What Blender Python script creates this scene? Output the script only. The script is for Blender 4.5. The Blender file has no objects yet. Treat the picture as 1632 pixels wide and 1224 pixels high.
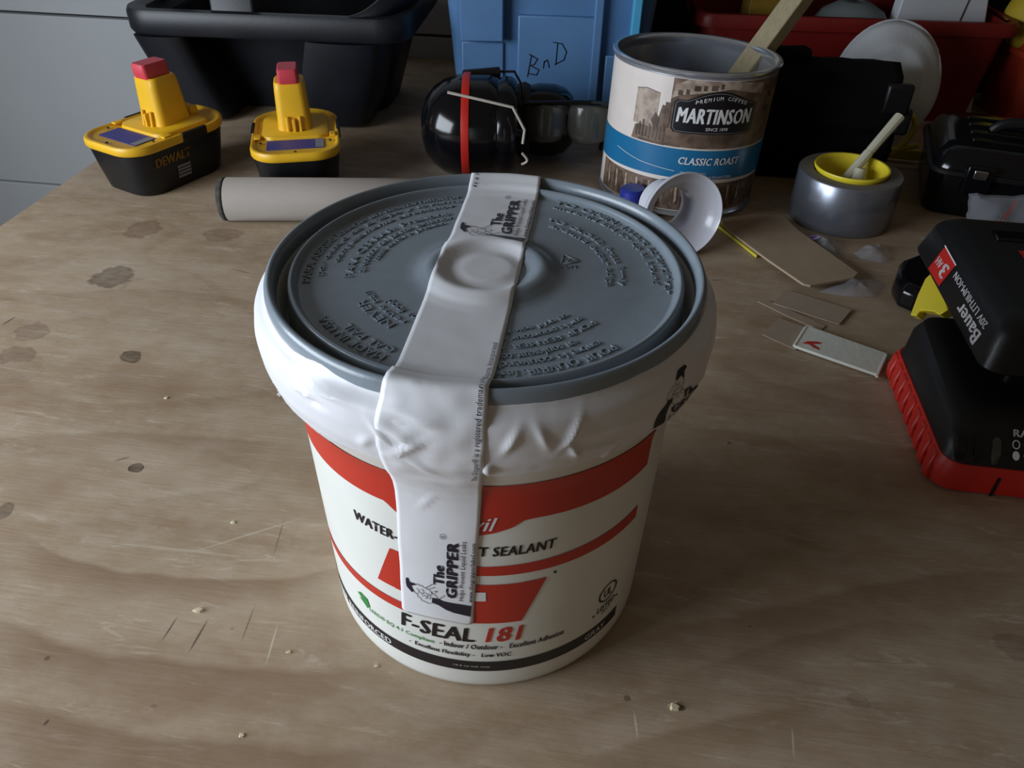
import bpy, bmesh, math, random
from mathutils import Vector, Matrix, noise
random.seed(4)
sin, cos, pi, rad = math.sin, math.cos, math.pi, math.radians
scene = bpy.context.scene
COL = scene.collection

# ------------------------------------------------------------------ camera
FPX = 1260.4
CAMLOC = Vector((0.01113, -0.28414, 0.33611))
VF = Vector((0.0, 0.793836, -0.608132)); VR = Vector((0.999748, 0.01366, 0.017831)); VU = Vector((-0.022462, 0.607978, 0.793636))
cd = bpy.data.cameras.new('camera'); cam = bpy.data.objects.new('camera', cd); COL.objects.link(cam)
cd.sensor_width = 36.0; cd.lens = FPX * 36.0 / 1632.0; cd.clip_start = 0.01
mr = Matrix((VR, VU, -VF)).transposed().to_4x4(); mr.translation = CAMLOC
cam.matrix_world = mr
scene.camera = cam

# ------------------------------------------------------------------ light
vs = scene.view_settings
vs.view_transform = 'Standard'; vs.look = 'None'; vs.gamma = 1.0; vs.use_curve_mapping = False
vs.exposure = 0.0
world = bpy.data.worlds.new('World'); scene.world = world; world.use_nodes = True
wb = world.node_tree.nodes['Background']
wb.inputs['Color'].default_value = (0.72, 0.57, 0.40, 1); wb.inputs['Strength'].default_value = 0.10

def area(name, loc, target, sx, sy, energy, col):
    l = bpy.data.lights.new(name, 'AREA'); l.shape = 'RECTANGLE'; l.size = sx; l.size_y = sy; l.energy = energy; l.color = col
    o = bpy.data.objects.new(name, l); COL.objects.link(o); o.location = loc
    o.rotation_euler = (Vector(target) - Vector(loc)).to_track_quat('-Z', 'Y').to_euler()
    return o
# daylight coming in through the open garage door on the left
area('daylight_door', (-0.94, -0.20, 0.33), (0.0, 0.04, 0.06), 0.85, 0.50, 15.0, (0.83, 0.91, 1.0))

# ------------------------------------------------------------------ helpers
def ray(px, py):
    return VF + VR * ((px - 816.0) / FPX) - VU * ((py - 612.0) / FPX)
def PZ(px, py, z=0.0):
    d = ray(px, py); return CAMLOC + d * ((z - CAMLOC.z) / d.z)
def PY(px, py, y):
    d = ray(px, py); return CAMLOC + d * ((y - CAMLOC.y) / d.y)
def lin(c):
    return tuple((v / 12.92 if v <= 0.04045 else ((v + 0.055) / 1.055) ** 2.4) for v in c)
def rgb(h):
    h = h.lstrip('#'); return lin(tuple(int(h[i:i + 2], 16) / 255.0 for i in (0, 2, 4)))

def mat(name, col, rough=0.5, metal=0.0, var=0.0, vscale=60.0, bump=0.0, bscale=200.0, spec=0.5, alpha=1.0, col2=None, stretch=None, coat=0.0):
    m = bpy.data.materials.new(name); m.use_nodes = True
    nt = m.node_tree; b = nt.nodes['Principled BSDF']
    c = rgb(col) if isinstance(col, str) else col
    b.inputs['Base Color'].default_value = (*c, 1); b.inputs['Roughness'].default_value = rough; b.inputs['Metallic'].default_value = metal
    b.inputs['Specular IOR Level'].default_value = spec; b.inputs['Alpha'].default_value = alpha
    b.inputs['Coat Weight'].default_value = coat
    if var > 0 or bump > 0 or col2:
        tc = nt.nodes.new('ShaderNodeTexCoord'); mp = nt.nodes.new('ShaderNodeMapping')
        nt.links.new(tc.outputs['Object'], mp.inputs['Vector'])
        if stretch: mp.inputs['Scale'].default_value = stretch
    if var > 0 or col2:
        n = nt.nodes.new('ShaderNodeTexNoise'); n.inputs['Scale'].default_value = vscale; n.inputs['Detail'].default_value = 6
        nt.links.new(mp.outputs['Vector'], n.inputs['Vector'])
        r = nt.nodes.new('ShaderNodeValToRGB'); nt.links.new(n.outputs['Fac'], r.inputs['Fac'])
        if col2:
            c2 = rgb(col2); a, bb = c, c2
            r.color_ramp.elements[0].position = 0.40; r.color_ramp.elements[1].position = 0.60
        else:
            a = tuple(v * (1 - var) for v in c); bb = tuple(min(1, v * (1 + var)) for v in c)
            r.color_ramp.elements[0].position = 0.3; r.color_ramp.elements[1].position = 0.7
        r.color_ramp.elements[0].color = (*a, 1); r.color_ramp.elements[1].color = (*bb, 1)
        nt.links.new(r.outputs['Color'], b.inputs['Base Color'])
    if bump > 0:
        n2 = nt.nodes.new('ShaderNodeTexNoise'); n2.inputs['Scale'].default_value = bscale; n2.inputs['Detail'].default_value = 4
        nt.links.new(mp.outputs['Vector'], n2.inputs['Vector'])
        bp = nt.nodes.new('ShaderNodeBump'); bp.inputs['Strength'].default_value = bump; bp.inputs['Distance'].default_value = 0.001
        nt.links.new(n2.outputs['Fac'], bp.inputs['Height']); nt.links.new(bp.outputs['Normal'], b.inputs['Normal'])
    return m

def mesh(name, verts, faces, m, parent=None, smooth=35, bevel=0, seg=2, thick=0):
    me = bpy.data.meshes.new(name); me.from_pydata([tuple(v) for v in verts], [], faces); me.update()
    bm = bmesh.new(); bm.from_mesh(me); bmesh.ops.recalc_face_normals(bm, faces=bm.faces); bm.to_mesh(me); bm.free()
    if smooth:
        for p in me.polygons: p.use_smooth = True
        me.set_sharp_from_angle(angle=rad(smooth))
    if m: me.materials.append(m)
    o = bpy.data.objects.new(name, me); COL.objects.link(o)
    if parent: o.parent = parent
    if bevel:
        bv = o.modifiers.new('bevel', 'BEVEL'); bv.width = bevel; bv.segments = seg; bv.limit_method = 'ANGLE'; bv.angle_limit = rad(30)
        bv.harden_normals = False
    if thick:
        sd = o.modifiers.new('thick', 'SOLIDIFY'); sd.thickness = thick; sd.offset = 1
    return o
def empty(name, loc=(0, 0, 0), rot=(0, 0, 0)):
    o = bpy.data.objects.new(name, None); COL.objects.link(o); o.location = loc; o.rotation_euler = rot; o.empty_display_size = 0.02
    return o
def tag(o, label, cat, group=None, kind=None):
    o['label'] = label
    if cat: o['category'] = cat
    if group: o['group'] = group
    if kind: o['kind'] = kind
    return o

class G:
    """geometry collector"""
    def __init__(s): s.v = []; s.f = []
    def add(s, v, f):
        k = len(s.v); s.v += [Vector(x) for x in v]; s.f += [tuple(i + k for i in q) for q in f]; return s
    def box(s, c, d, rz=0, rot=None):
        M = rot or Matrix.Rotation(rz, 3, 'Z'); vs_ = []
        for x in (-.5, .5):
            for y in (-.5, .5):
                for z in (-.5, .5): vs_.append(Vector(c) + M @ Vector((x * d[0], y * d[1], z * d[2])))
        return s.add(vs_, [(0, 1, 3, 2), (4, 6, 7, 5), (0, 4, 5, 1), (2, 3, 7, 6), (0, 2, 6, 4), (1, 5, 7, 3)])
    def lathe(s, prof, n=64, axis='Z', c=(0, 0, 0), close=False):
        vs_ = []; fs = []; m = len(prof)
        for i in range(n):
            a = 2 * pi * i / n
            for r, h in prof:
                p = (r * cos(a), r * sin(a), h)
                if axis == 'X': p = (h, r * cos(a), r * sin(a))
                if axis == 'Y': p = (r * cos(a), h, r * sin(a))
                vs_.append(Vector(p) + Vector(c))
        for i in range(n):
            j = (i + 1) % n
            for k in range(m if close else m - 1):
                k2 = (k + 1) % m; fs.append((i * m + k, j * m + k, j * m + k2, i * m + k2))
        return s.add(vs_, fs)
    def loft(s, loops, cap0=True, cap1=True):
        n = len(loops[0]); vs_ = [p for l in loops for p in l]; fs = []
        for i in range(len(loops) - 1):
            for j in range(n):
                k = (j + 1) % n; fs.append((i * n + j, i * n + k, (i + 1) * n + k, (i + 1) * n + j))
        if cap0: fs.append(tuple(range(n))[::-1])
        if cap1: fs.append(tuple((len(loops) - 1) * n + j for j in range(n)))
        return s.add(vs_, fs)
    def tube(s, path, r, n=10, cap=True):
        path = [Vector(p) for p in path]; loops = []; up = Vector((0.13, 0.21, 1)).normalized(); prev = None
        for i, p in enumerate(path):
            t = (path[min(i + 1, len(path) - 1)] - path[max(i - 1, 0)]).normalized()
            if prev is None:
                a = t.cross(up)
                if a.length < 1e-3: a = t.cross(Vector((1, 0, 0)))
            else: a = prev - t * prev.dot(t)
            a.normalize(); prev = a; b = t.cross(a); rr = r[i] if isinstance(r, (list, tuple)) else r
            loops.append([p + (a * cos(2 * pi * k / n) + b * sin(2 * pi * k / n)) * rr for k in range(n)])
        return s.loft(loops, cap, cap)
    def prism(s, poly, z0, z1, M=None):
        M = M or Matrix.Identity(4)
        return s.loft([[M @ Vector((x, y, z0)) for x, y in poly], [M @ Vector((x, y, z1)) for x, y in poly]])
    def build(s, name, m, parent=None, **k): return mesh(name, s.v, s.f, m, parent, **k)

def rrect(w, d, r, z=0.0, n=6, cx=0.0, cy=0.0):
    """rounded rectangle loop, r a radius or four radii (front-left, front-right, back-right, back-left)"""
    rs = r if isinstance(r, (list, tuple)) else (r,) * 4
    out = []
    for (sx, sy, a0), rr in zip(((-1, -1, pi), (1, -1, 1.5 * pi), (1, 1, 0), (-1, 1, .5 * pi)), rs):
        x0 = cx + sx * (w / 2 - rr); y0 = cy + sy * (d / 2 - rr)
        for i in range(n + 1):
            a = a0 + (pi / 2) * i / n; out.append(Vector((x0 + rr * cos(a), y0 + rr * sin(a), z)))
    return out
def smooth_path(pts, n=8):
    pts = [Vector(p) for p in pts]; out = []
    for i in range(len(pts) - 1):
        p0 = pts[max(i - 1, 0)]; p1 = pts[i]; p2 = pts[i + 1]; p3 = pts[min(i + 2, len(pts) - 1)]
        for k in range(n):
            t = k / n
            out.append(0.5 * ((2 * p1) + (-p0 + p2) * t + (2 * p0 - 5 * p1 + 4 * p2 - p3) * t * t + (-p0 + 3 * p1 - 3 * p2 + p3) * t ** 3))
    out.append(pts[-1]); return out
def interp(tab, x):
    if x <= tab[0][0]: return tab[0][1]
    for (a, fa), (b, fb) in zip(tab, tab[1:]):
        if x <= b:
            t = (x - a) / (b - a); t = t * t * (3 - 2 * t) * 0.6 + t * 0.4
            return fa + (fb - fa) * t
    return tab[-1][1]

_tc = {}
def text_geo(s, bold=0.0, shear=0.0, extrude=0.0, spacing=1.0):
    key = (s, bold, shear, extrude, spacing)
    if key in _tc: return _tc[key]
    cu = bpy.data.curves.new('lettering', 'FONT'); cu.body = s; cu.size = 1.0; cu.offset = bold; cu.shear = shear; cu.resolution_u = 2
    cu.extrude = extrude; cu.space_character = spacing
    ob = bpy.data.objects.new('lettering', cu); COL.objects.link(ob)
    dg = bpy.context.evaluated_depsgraph_get()
    me = bpy.data.meshes.new_from_object(ob.evaluated_get(dg))
    v = [tuple(x.co) for x in me.vertices]; f = [tuple(p.vertices) for p in me.polygons]
    bpy.data.objects.remove(ob); bpy.data.curves.remove(cu); bpy.data.meshes.remove(me)
    _tc[key] = (v, f); return v, f

class Dec:
    """flat print gathered in 2-D, then laid on a surface"""
    def __init__(s): s.v = []; s.f = []
    def add(s, v, f):
        k = len(s.v); s.v += [(p[0], p[1], p[2] if len(p) > 2 else 0.0) for p in v]; s.f += [tuple(i + k for i in q) for q in f]; return s
    def text(s, t, x, y, w, h, bold=0.0, shear=0.0, rot=0, extrude=0.0, spacing=1.0):
        """text whose bounding box is fitted to w x h with lower-left corner at x, y (rot turns it about that corner)"""
        v, f = text_geo(t, 0.0, shear, extrude, spacing + bold * 1.2)
        if bold > 0.008:
            n = len(v); sh = (-bold * .8, 0, bold * .8); vv_ = []; ff_ = []
            for q, dx in enumerate(sh):
                dy = bold * .18 * (q - 1)
                vv_ += [(p[0] + dx, p[1] + dy, p[2]) for p in v]; ff_ += [tuple(i + n * q for i in k_) for k_ in f]
            v, f = vv_, ff_
        xs = [p[0] for p in v]; ys = [p[1] for p in v]; x0, x1, y0, y1 = min(xs), max(xs), min(ys), max(ys)
        c, sn = cos(rot), sin(rot); out = []
        for p in v:
            a = (p[0] - x0) / (x1 - x0) * w; b = (p[1] - y0) / max(1e-6, y1 - y0) * h
            out.append((x + a * c - b * sn, y + a * sn + b * c, p[2]))
        return s.add(out, f)
    def poly(s, pts): return s.add(pts, [tuple(range(len(pts)))])
    def rect(s, x0, y0, x1, y1): return s.poly([(x0, y0), (x1, y0), (x1, y1), (x0, y1)])
    def strip(s, a, b):
        n = len(a); return s.add(list(a) + list(b), [(i, i + 1, n + i + 1, n + i) for i in range(n - 1)])
    def stroke(s, pts, w):
        for (x0, y0), (x1, y1) in zip(pts, pts[1:]):
            l = math.hypot(x1 - x0, y1 - y0) or 1; nx, ny = -(y1 - y0) / l * w / 2, (x1 - x0) / l * w / 2
            ex, ey = (x1 - x0) / l * w * .3, (y1 - y0) / l * w * .3
            s.poly([(x0 + nx - ex, y0 + ny - ey), (x0 - nx - ex, y0 - ny - ey), (x1 - nx + ex, y1 - ny + ey), (x1 + nx + ex, y1 + ny + ey)])
        return s
    def ring(s, x, y, rx, ry, w, n=32):
        a = [(x + (rx - w) * cos(2 * pi * i / n), y + (ry - w) * sin(2 * pi * i / n)) for i in range(n + 1)]
        b = [(x + rx * cos(2 * pi * i / n), y + ry * sin(2 * pi * i / n)) for i in range(n + 1)]
        return s.strip(a, b)
    def disc(s, x, y, rx, ry=None, n=20):
        ry = ry or rx; return s.poly([(x + rx * cos(2 * pi * i / n), y + ry * sin(2 * pi * i / n)) for i in range(n)])
    def build(s, name, m, parent, mapf, maxlen=0.005):
        me = bpy.data.meshes.new(name); me.from_pydata(s.v, [], s.f); bm = bmesh.new(); bm.from_mesh(me)
        big = [f for f in bm.faces if len(f.verts) > 4]
        if big: bmesh.ops.triangulate(bm, faces=big)
        for _ in range(7):
            e = [e for e in bm.edges if e.calc_length() > maxlen]
            if not e: break
            bmesh.ops.subdivide_edges(bm, edges=e, cuts=1)
            bmesh.ops.triangulate(bm, faces=[f for f in bm.faces if len(f.verts) > 4])
        for v in bm.verts: v.co = mapf(v.co.x, v.co.y, v.co.z)
        bm.normal_update(); bm.to_mesh(me); bm.free()
        for p in me.polygons: p.use_smooth = True
        me.materials.append(m)
        o = bpy.data.objects.new(name, me); COL.objects.link(o); o.parent = parent
        return o

# ------------------------------------------------------------------ materials
M = {}
M['white_plastic'] = mat('white_plastic', '#e9ebe6', 0.32, var=0.03, vscale=30)
M['tape_white'] = mat('tape_white', '#e8eaf0', 0.38, bump=0.12, bscale=90)
M['lid_grey'] = mat('lid_grey', '#84909b', 0.24, var=0.05, vscale=120, bump=0.04, bscale=700)
M['red_print'] = mat('red_print', '#c43222', 0.35)
M['black_print'] = mat('black_print', '#17151c', 0.4)
M['navy_print'] = mat('navy_print', '#1c1a2e', 0.4)
M['green_print'] = mat('green_print', '#2f8a45', 0.4)
M['white_print'] = mat('white_print', '#e6e6e8', 0.4)
M['black_plastic'] = mat('black_plastic', '#0f1013', 0.42, var=0.15, bump=0.10, bscale=500)
M['black_gloss'] = mat('black_gloss', '#0b0c10', 0.14)
M['black_tote'] = mat('black_tote', '#14171f', 0.45, var=0.25, vscale=25, bump=0.08, bscale=300)
M['black_fabric'] = mat('black_fabric', '#0b0b0d', 0.9, bump=0.3, bscale=900, spec=0.2)
M['yellow_plastic'] = mat('yellow_plastic', '#e2b020', 0.4, var=0.06, vscale=50)
M['yellow_bright'] = mat('yellow_bright', '#e6d335', 0.4)
M['pink_cap'] = mat('pink_cap', '#c8404e', 0.45, var=0.06)
M['purple_label'] = mat('purple_label', '#3b3b86', 0.5, var=0.12, vscale=200)
M['red_plastic'] = mat('red_plastic', '#c0261d', 0.42, var=0.08)
M['red_bin'] = mat('red_bin', '#70120e', 0.5, var=0.15, vscale=20)
M['orange_red'] = mat('orange_red', '#b03a1c', 0.55, var=0.1)
M['blue_bin'] = mat('blue_bin', '#557ca8', 0.42, var=0.08, vscale=15)
M['cyan_plastic'] = mat('cyan_plastic', '#4fa6d0', 0.4)
M['steel'] = mat('steel', '#c9ccd2', 0.22, metal=1.0)
M['tin'] = mat('tin', '#d3d9e4', 0.20, metal=0.8, var=0.06, vscale=40)
M['wire'] = mat('wire', '#e2ded2', 0.25, metal=0.4)
M['duct_silver'] = mat('duct_silver', '#8d93a0', 0.30, metal=0.75, var=0.05, stretch=(1, 1, 8), vscale=60)
M['duct_side'] = mat('duct_side', '#6f6c68', 0.7, var=0.12, vscale=300)
M['cardboard'] = mat('cardboard', '#a08d75', 0.85, var=0.06, vscale=80)
M['kraft_strip'] = mat('kraft_strip', '#9a8a78', 0.8, var=0.05)
M['paper_roll'] = mat('paper_roll', '#857d75', 0.75, var=0.04, vscale=30, bump=0.1, bscale=120)
M['paper_edge'] = mat('paper_edge', '#3b3833', 0.9, var=0.4, vscale=200)
M['wood_stick'] = mat('wood_stick', '#968a6c', 0.7, var=0.12, vscale=40, stretch=(8, 8, 1))
M['mask_white'] = mat('mask_white', '#c9ced4', 0.8, bump=0.3, bscale=300)
M['elastic'] = mat('elastic', '#c9b93a', 0.7)
M['paper_white'] = mat('paper_white', '#c6cad0', 0.6)
M['clear'] = mat('clear', '#b6bac4', 0.08, alpha=0.32)
M['smoke_lens'] = mat('smoke_lens', '#54544e', 0.15, alpha=0.75)
M['grey_pack'] = mat('grey_pack', '#6f7680', 0.3, alpha=0.85, bump=0.4, bscale=60)
M['foil'] = mat('foil', '#d9dcd4', 0.35, bump=0.4, bscale=120)
M['foam_grey'] = mat('foam_grey', '#2a2a2c', 0.8)
M['gap_and_shade'] = mat('gap_and_shade', '#141210', 0.9, var=0.2)  # dark of the wall gap and of the painted shade behind the bins
M['wood_chip'] = mat('wood_chip', '#cdbfa0', 0.8)
M['gold_print'] = mat('gold_print', '#a07c22', 0.5)
M['grey_print'] = mat('grey_print', '#7f8288', 0.6)

# ------------------------------------------------------------------ bench, wall, floor
BA = rad(-7.24)
BEX = Vector((cos(BA), sin(BA), 0)); BEY = Vector((-sin(BA), cos(BA), 0))
def BW(a, b, z=0.0): return BEX * a + BEY * b + Vector((0, 0, z))

def plywood():
    m = bpy.data.materials.new('plywood'); m.use_nodes = True; nt = m.node_tree; N = nt.nodes.new; L = nt.links.new
    b = nt.nodes['Principled BSDF']; b.inputs['Roughness'].default_value = 0.55; b.inputs['Specular IOR Level'].default_value = 0.35
    tc = N('ShaderNodeTexCoord')
    def nz(scale, st, detail=6, dist=0.0, rough=0.55):
        mp = N('ShaderNodeMapping'); mp.inputs['Scale'].default_value = st; L(tc.outputs['Object'], mp.inputs['Vector'])
        n = N('ShaderNodeTexNoise'); n.inputs['Scale'].default_value = scale; n.inputs['Detail'].default_value = detail
        n.inputs['Distortion'].default_value = dist; n.inputs['Roughness'].default_value = rough
        L(mp.outputs['Vector'], n.inputs['Vector']); return n.outputs['Fac']
    def ramp(src, stops):
        r = N('ShaderNodeValToRGB'); L(src, r.inputs['Fac']); e = r.color_ramp.elements
        while len(e) < len(stops): e.new(0.5)
        for k, (p, c) in zip(e, stops): k.position = p; k.color = (*c, 1)
        return r.outputs['Color']
    def mix(f, a, c, mode='MIX', fac=None):
        x = N('ShaderNodeMix'); x.data_type = 'RGBA'; x.blend_type = mode
        if f is not None: L(f, x.inputs[0])
        else: x.inputs[0].default_value = fac
        for i, s_ in ((6, a), (7, c)):
            if hasattr(s_, 'node'): L(s_, x.inputs[i])
            else: x.inputs[i].default_value = (*s_, 1)
        return x.outputs[2]
    def math_(op, a, c=None):
        x = N('ShaderNodeMath'); x.operation = op
        for i, s_ in ((0, a), (1, c)):
            if s_ is None: continue
            if hasattr(s_, 'node'): L(s_, x.inputs[i])
            else: x.inputs[i].default_value = s_
        return x.outputs[0]
    # flat-sawn figure: contour lines of a slow field, stretched along the grain
    field = nz(1.0, (1.7, 6.5, 1), 2, 0.6, 0.4)
    bands = math_('FRACT', math_('MULTIPLY', field, 8.0))
    late = ramp(bands, [(0.0, (0.25,) * 3), (0.45, (0.0,) * 3), (0.80, (0.75,) * 3), (0.93, (1.0,) * 3), (1.0, (0.25,) * 3)])
    base = ramp(nz(2.0, (2.2, 7, 1), 4), [(0.32, rgb('#9a856b')), (0.5, rgb('#a9947b')), (0.7, rgb('#b5a48e'))])
    col = mix(math_('MULTIPLY', late, 0.28), base, rgb('#7a5d40'))
    fine = nz(9.0, (3, 60, 1), 5, 0.2, 0.7)
    col = mix(ramp(fine, [(0.42, (0.0,) * 3), (0.72, (0.25,) * 3)]), col, rgb('#84694f'))
    mott = nz(45.0, (1, 1.6, 1), 6, 0.0, 0.7)
    col = mix(ramp(mott, [(0.40, (0.0,) * 3), (0.70, (0.35,) * 3)]), col, rgb('#c2b5a6'))
    pale = nz(5.0, (4, 22, 1), 6, 1.0, 0.75)
    col = mix(ramp(pale, [(0.57, (0.0,) * 3), (0.68, (0.5,) * 3)]), col, rgb('#cbbfae'))
    blot = nz(6.0, (1.5, 2.5, 1), 3)
    col = mix(ramp(blot, [(0.52, (0.0,) * 3), (0.70, (0.5,) * 3)]), col, rgb('#86694f'))
    # broad growth-ring bands of the flat-sawn face: sharp upper edge, fading below
    import numpy as np
    sep = N('ShaderNodeSeparateXYZ'); L(tc.outputs['Object'], sep.inputs[0])
    inv0 = Matrix((BEX, BEY, Vector((0, 0, 1)))); bw = nz(7.0, (1, 1, 1), 4)
    for px, th, st in (([(60, 858), (200, 895), (300, 922), (400, 914), (530, 902)], .020, .75), ([(0, 985), (150, 1002), (280, 1045), (420, 1078), (560, 1058)], .030, .8), ([(0, 1092), (110, 1130), (250, 1165), (450, 1185), (620, 1180)], .034, .75),
                       ([(0, 700), (200, 690), (350, 696), (480, 712)], .028, .45), ([(20, 610), (150, 640), (300, 640), (430, 620)], .022, .3), ([(1000, 1020), (1150, 985), (1300, 945), (1450, 925), (1600, 905)], .030, .6), ([(960, 1205), (1080, 1165), (1180, 1140), (1300, 1130)], .022, .5), ([(1080, 1075), (1200, 1035), (1330, 998), (1470, 1000)], .022, .5), ([(900, 1150), (1000, 1120), (1200, 1100)], .015, .25),
                       ([(80, 470), (200, 462), (330, 472), (420, 480)], .02, .35), ([(1100, 680), (1250, 700), (1400, 760)], .035, .4), ([(1130, 560), (1230, 600), (1400, 640)], .03, .35)):
        q = [inv0 @ PZ(*p) for p in px]; X_ = [p.x for p in q]; c2, c1, c0_ = np.polyfit(X_, [p.y for p in q], 2)
        x = sep.outputs[0]; poly = math_('ADD', math_('MULTIPLY', math_('ADD', math_('MULTIPLY', x, float(c2)), float(c1)), x), float(c0_))
        dlt = math_('DIVIDE', math_('SUBTRACT', math_('ADD', poly, math_('MULTIPLY', math_('SUBTRACT', bw, 0.5), .030)), sep.outputs[1]), th)
        st *= .8; f = ramp(dlt, [(0.0, (0,) * 3), (0.14, (st,) * 3), (0.4, (st * .8,) * 3), (1.0, (0,) * 3)])
        u_ = math_('DIVIDE', math_('SUBTRACT', x, (X_[0] + X_[-1]) / 2), abs(X_[-1] - X_[0]) / 2 * 1.25)
        fx = ramp(math_('ABSOLUTE', u_), [(0.55, (1,) * 3), (1.0, (0,) * 3)])
        col = mix(math_('MULTIPLY', f, fx), col, rgb('#7b5f45'))
    # knots: (pixel in the photograph's plan, half length, half width, darkness)
    inv = Matrix((BEX, BEY, Vector((0, 0, 1))))
    knots = [((226, 366), 30, 14, .55), ((183, 441), 40, 17, .7), ((352, 374), 34, 11, .5), ((52, 528), 27, 15, .5), ((25, 566), 34, 13, .5),
             ((207, 568), 22, 9, .9), ((217, 745), 15, 7, 1.0), ((4, 815), 14, 14, .7), ((1085, 1128), 7, 5, .8), ((1000, 1113), 5, 4, .9),
             ((20, 585), 60, 26, .25), ((1620, 1030), 34, 22, .45), ((1370, 1120), 18, 14, .35), ((600, 1100), 1, 1, .1), ((1162, 706), 3, 2, .9), ((75, 1049), 4, 3, .8),
             ((1195, 998), 3, 2, .7), ((560, 905), 3, 2, .6), ((370, 1002), 3, 2, .6), ((245, 1125), 6, 3, .6)]
    wob = nz(60.0, (1, 1, 1), 3); wob2 = nz(90.0, (1, 2.5, 1), 5)
    for (kx, ky), hl, hw, dk in knots:
        c = inv @ PZ(kx, ky); e1 = (inv @ PZ(kx + hl, ky) - c).length; e2 = (inv @ PZ(kx, ky + hw) - c).length
        mp = N('ShaderNodeMapping'); mp.vector_type = 'POINT'
        mp.inputs['Location'].default_value = (-c.x / e1, -c.y / e2, 0); mp.inputs['Scale'].default_value = (1 / e1, 1 / e2, 0)
        L(tc.outputs['Object'], mp.inputs['Vector'])
        ln = N('ShaderNodeVectorMath'); ln.operation = 'LENGTH'; L(mp.outputs['Vector'], ln.inputs[0])
        d = math_('ADD', ln.outputs['Value'], math_('MULTIPLY', math_('SUBTRACT', wob, 0.5), 1.5))
        f = ramp(d, [(0.0, (dk * .75,) * 3), (0.6, (dk * .7,) * 3), (0.85, (dk * .85,) * 3), (1.0, (dk * .12,) * 3)])
        r_ = f.node.color_ramp
        e = r_.elements.new(0.999); e.color = (0, 0, 0, 1); r_.elements[-1].color = (0, 0, 0, 1)
        f = math_('MULTIPLY', f, math_('ADD', math_('MULTIPLY', wob2, 1.3), 0.25))
        col = mix(f, col, rgb('#37241a') if dk > .65 else rgb('#5f4434'))
    # scratches: thin straight marks
    for (x0, y0), (x1, y1), wpx, cc in [((285, 980), (255, 1026), 1.0, '#3c2f24'), ((334, 983), (298, 1045), 1.2, '#3a2c20'), ((444, 990), (422, 1065), 1.0, '#c9bda8'), ((408, 960), (382, 1030), .8, '#6d5a48'),
                                     ((455, 820), (434, 893), .7, '#6d5a48'), ((500, 820), (290, 885), .9, '#c4b8a6'), ((1010, 1131), (1017, 1180), .9, '#d8cdb4'), ((1262, 1155), (1266, 1215), .8, '#cbbfa6'),
                                     ((80, 1145), (68, 1158), 1.5, '#3a2c20'), ((0, 520), (28, 503), 1.6, '#3a2c20'), ((1130, 447), (1154, 446), 1.4, '#4a3a2c'), ((366, 428), (402, 436), 1.5, '#7d5a48'), ((180, 735), (210, 728), 1.3, '#5a4838')]:
        a = inv @ PZ(x0, y0); c2 = inv @ PZ(x1, y1); c = (a + c2) / 2; v = c2 - a; ang = math.atan2(v.y, v.x); e1 = v.length / 2; e2 = wpx / 1500.0
        off = N('ShaderNodeVectorMath'); off.operation = 'SUBTRACT'; L(tc.outputs['Object'], off.inputs[0]); off.inputs[1].default_value = (c.x, c.y, 0)
        mp = N('ShaderNodeMapping'); mp.vector_type = 'POINT'; mp.inputs['Rotation'].default_value = (0, 0, -ang); L(off.outputs[0], mp.inputs['Vector'])
        m2 = N('ShaderNodeMapping'); m2.inputs['Scale'].default_value = (1 / e1, 1 / e2, 0); L(mp.outputs['Vector'], m2.inputs['Vector'])
        ln = N('ShaderNodeVectorMath'); ln.operation = 'LENGTH'; L(m2.outputs['Vector'], ln.inputs[0])
        f = ramp(ln.outputs['Value'], [(0.0, (.8,) * 3), (0.6, (.6,) * 3), (0.98, (0,) * 3)])
        col = mix(f, col, rgb(cc))
    L(col, b.inputs['Base Color'])
    bp = N('ShaderNodeBump'); bp.inputs['Strength'].default_value = 0.25; bp.inputs['Distance'].default_value = 0.001
    L(nz(14.0, (3, 40, 1), 5), bp.inputs['Height']); L(bp.outputs['Normal'], b.inputs['Normal'])
    return m
M['plywood'] = plywood()
M['ply_edge'] = mat('ply_edge', '#8d7358', 0.8, var=0.3, vscale=20, stretch=(1, 1, 20))
bench = empty('workbench', (0, 0, 0), (0, 0, BA))
tag(bench, 'scuffed brown plywood workbench top with dark knots and scratches', 'workbench')
A0, A1, B0, B1 = -0.507, 0.98, -0.55, 0.9285
G().box(((A0 + A1) / 2, (B0 + B1) / 2, -0.0045), (A1 - A0, B1 - B0, 0.009)).build('worktop_sheet', M['plywood'], bench, smooth=0)
for i in range(3):
    G().box(((A0 + A1) / 2, (B0 + B1) / 2, -0.0115 - 0.005 * i), (A1 - A0 - 0.001 * (i % 2), B1 - B0 - 0.001 * (i % 2), 0.005)).build('ply_layer', M['ply_edge'], bench, smooth=0)
for a in (A0 + 0.06, A1 - 0.06):
    for b_ in (B0 + 0.06, B1 - 0.06):
        G().box((a, b_, -0.463), (0.085, 0.085, 0.874)).build('leg', M['ply_edge'], bench, bevel=0.002)

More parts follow.
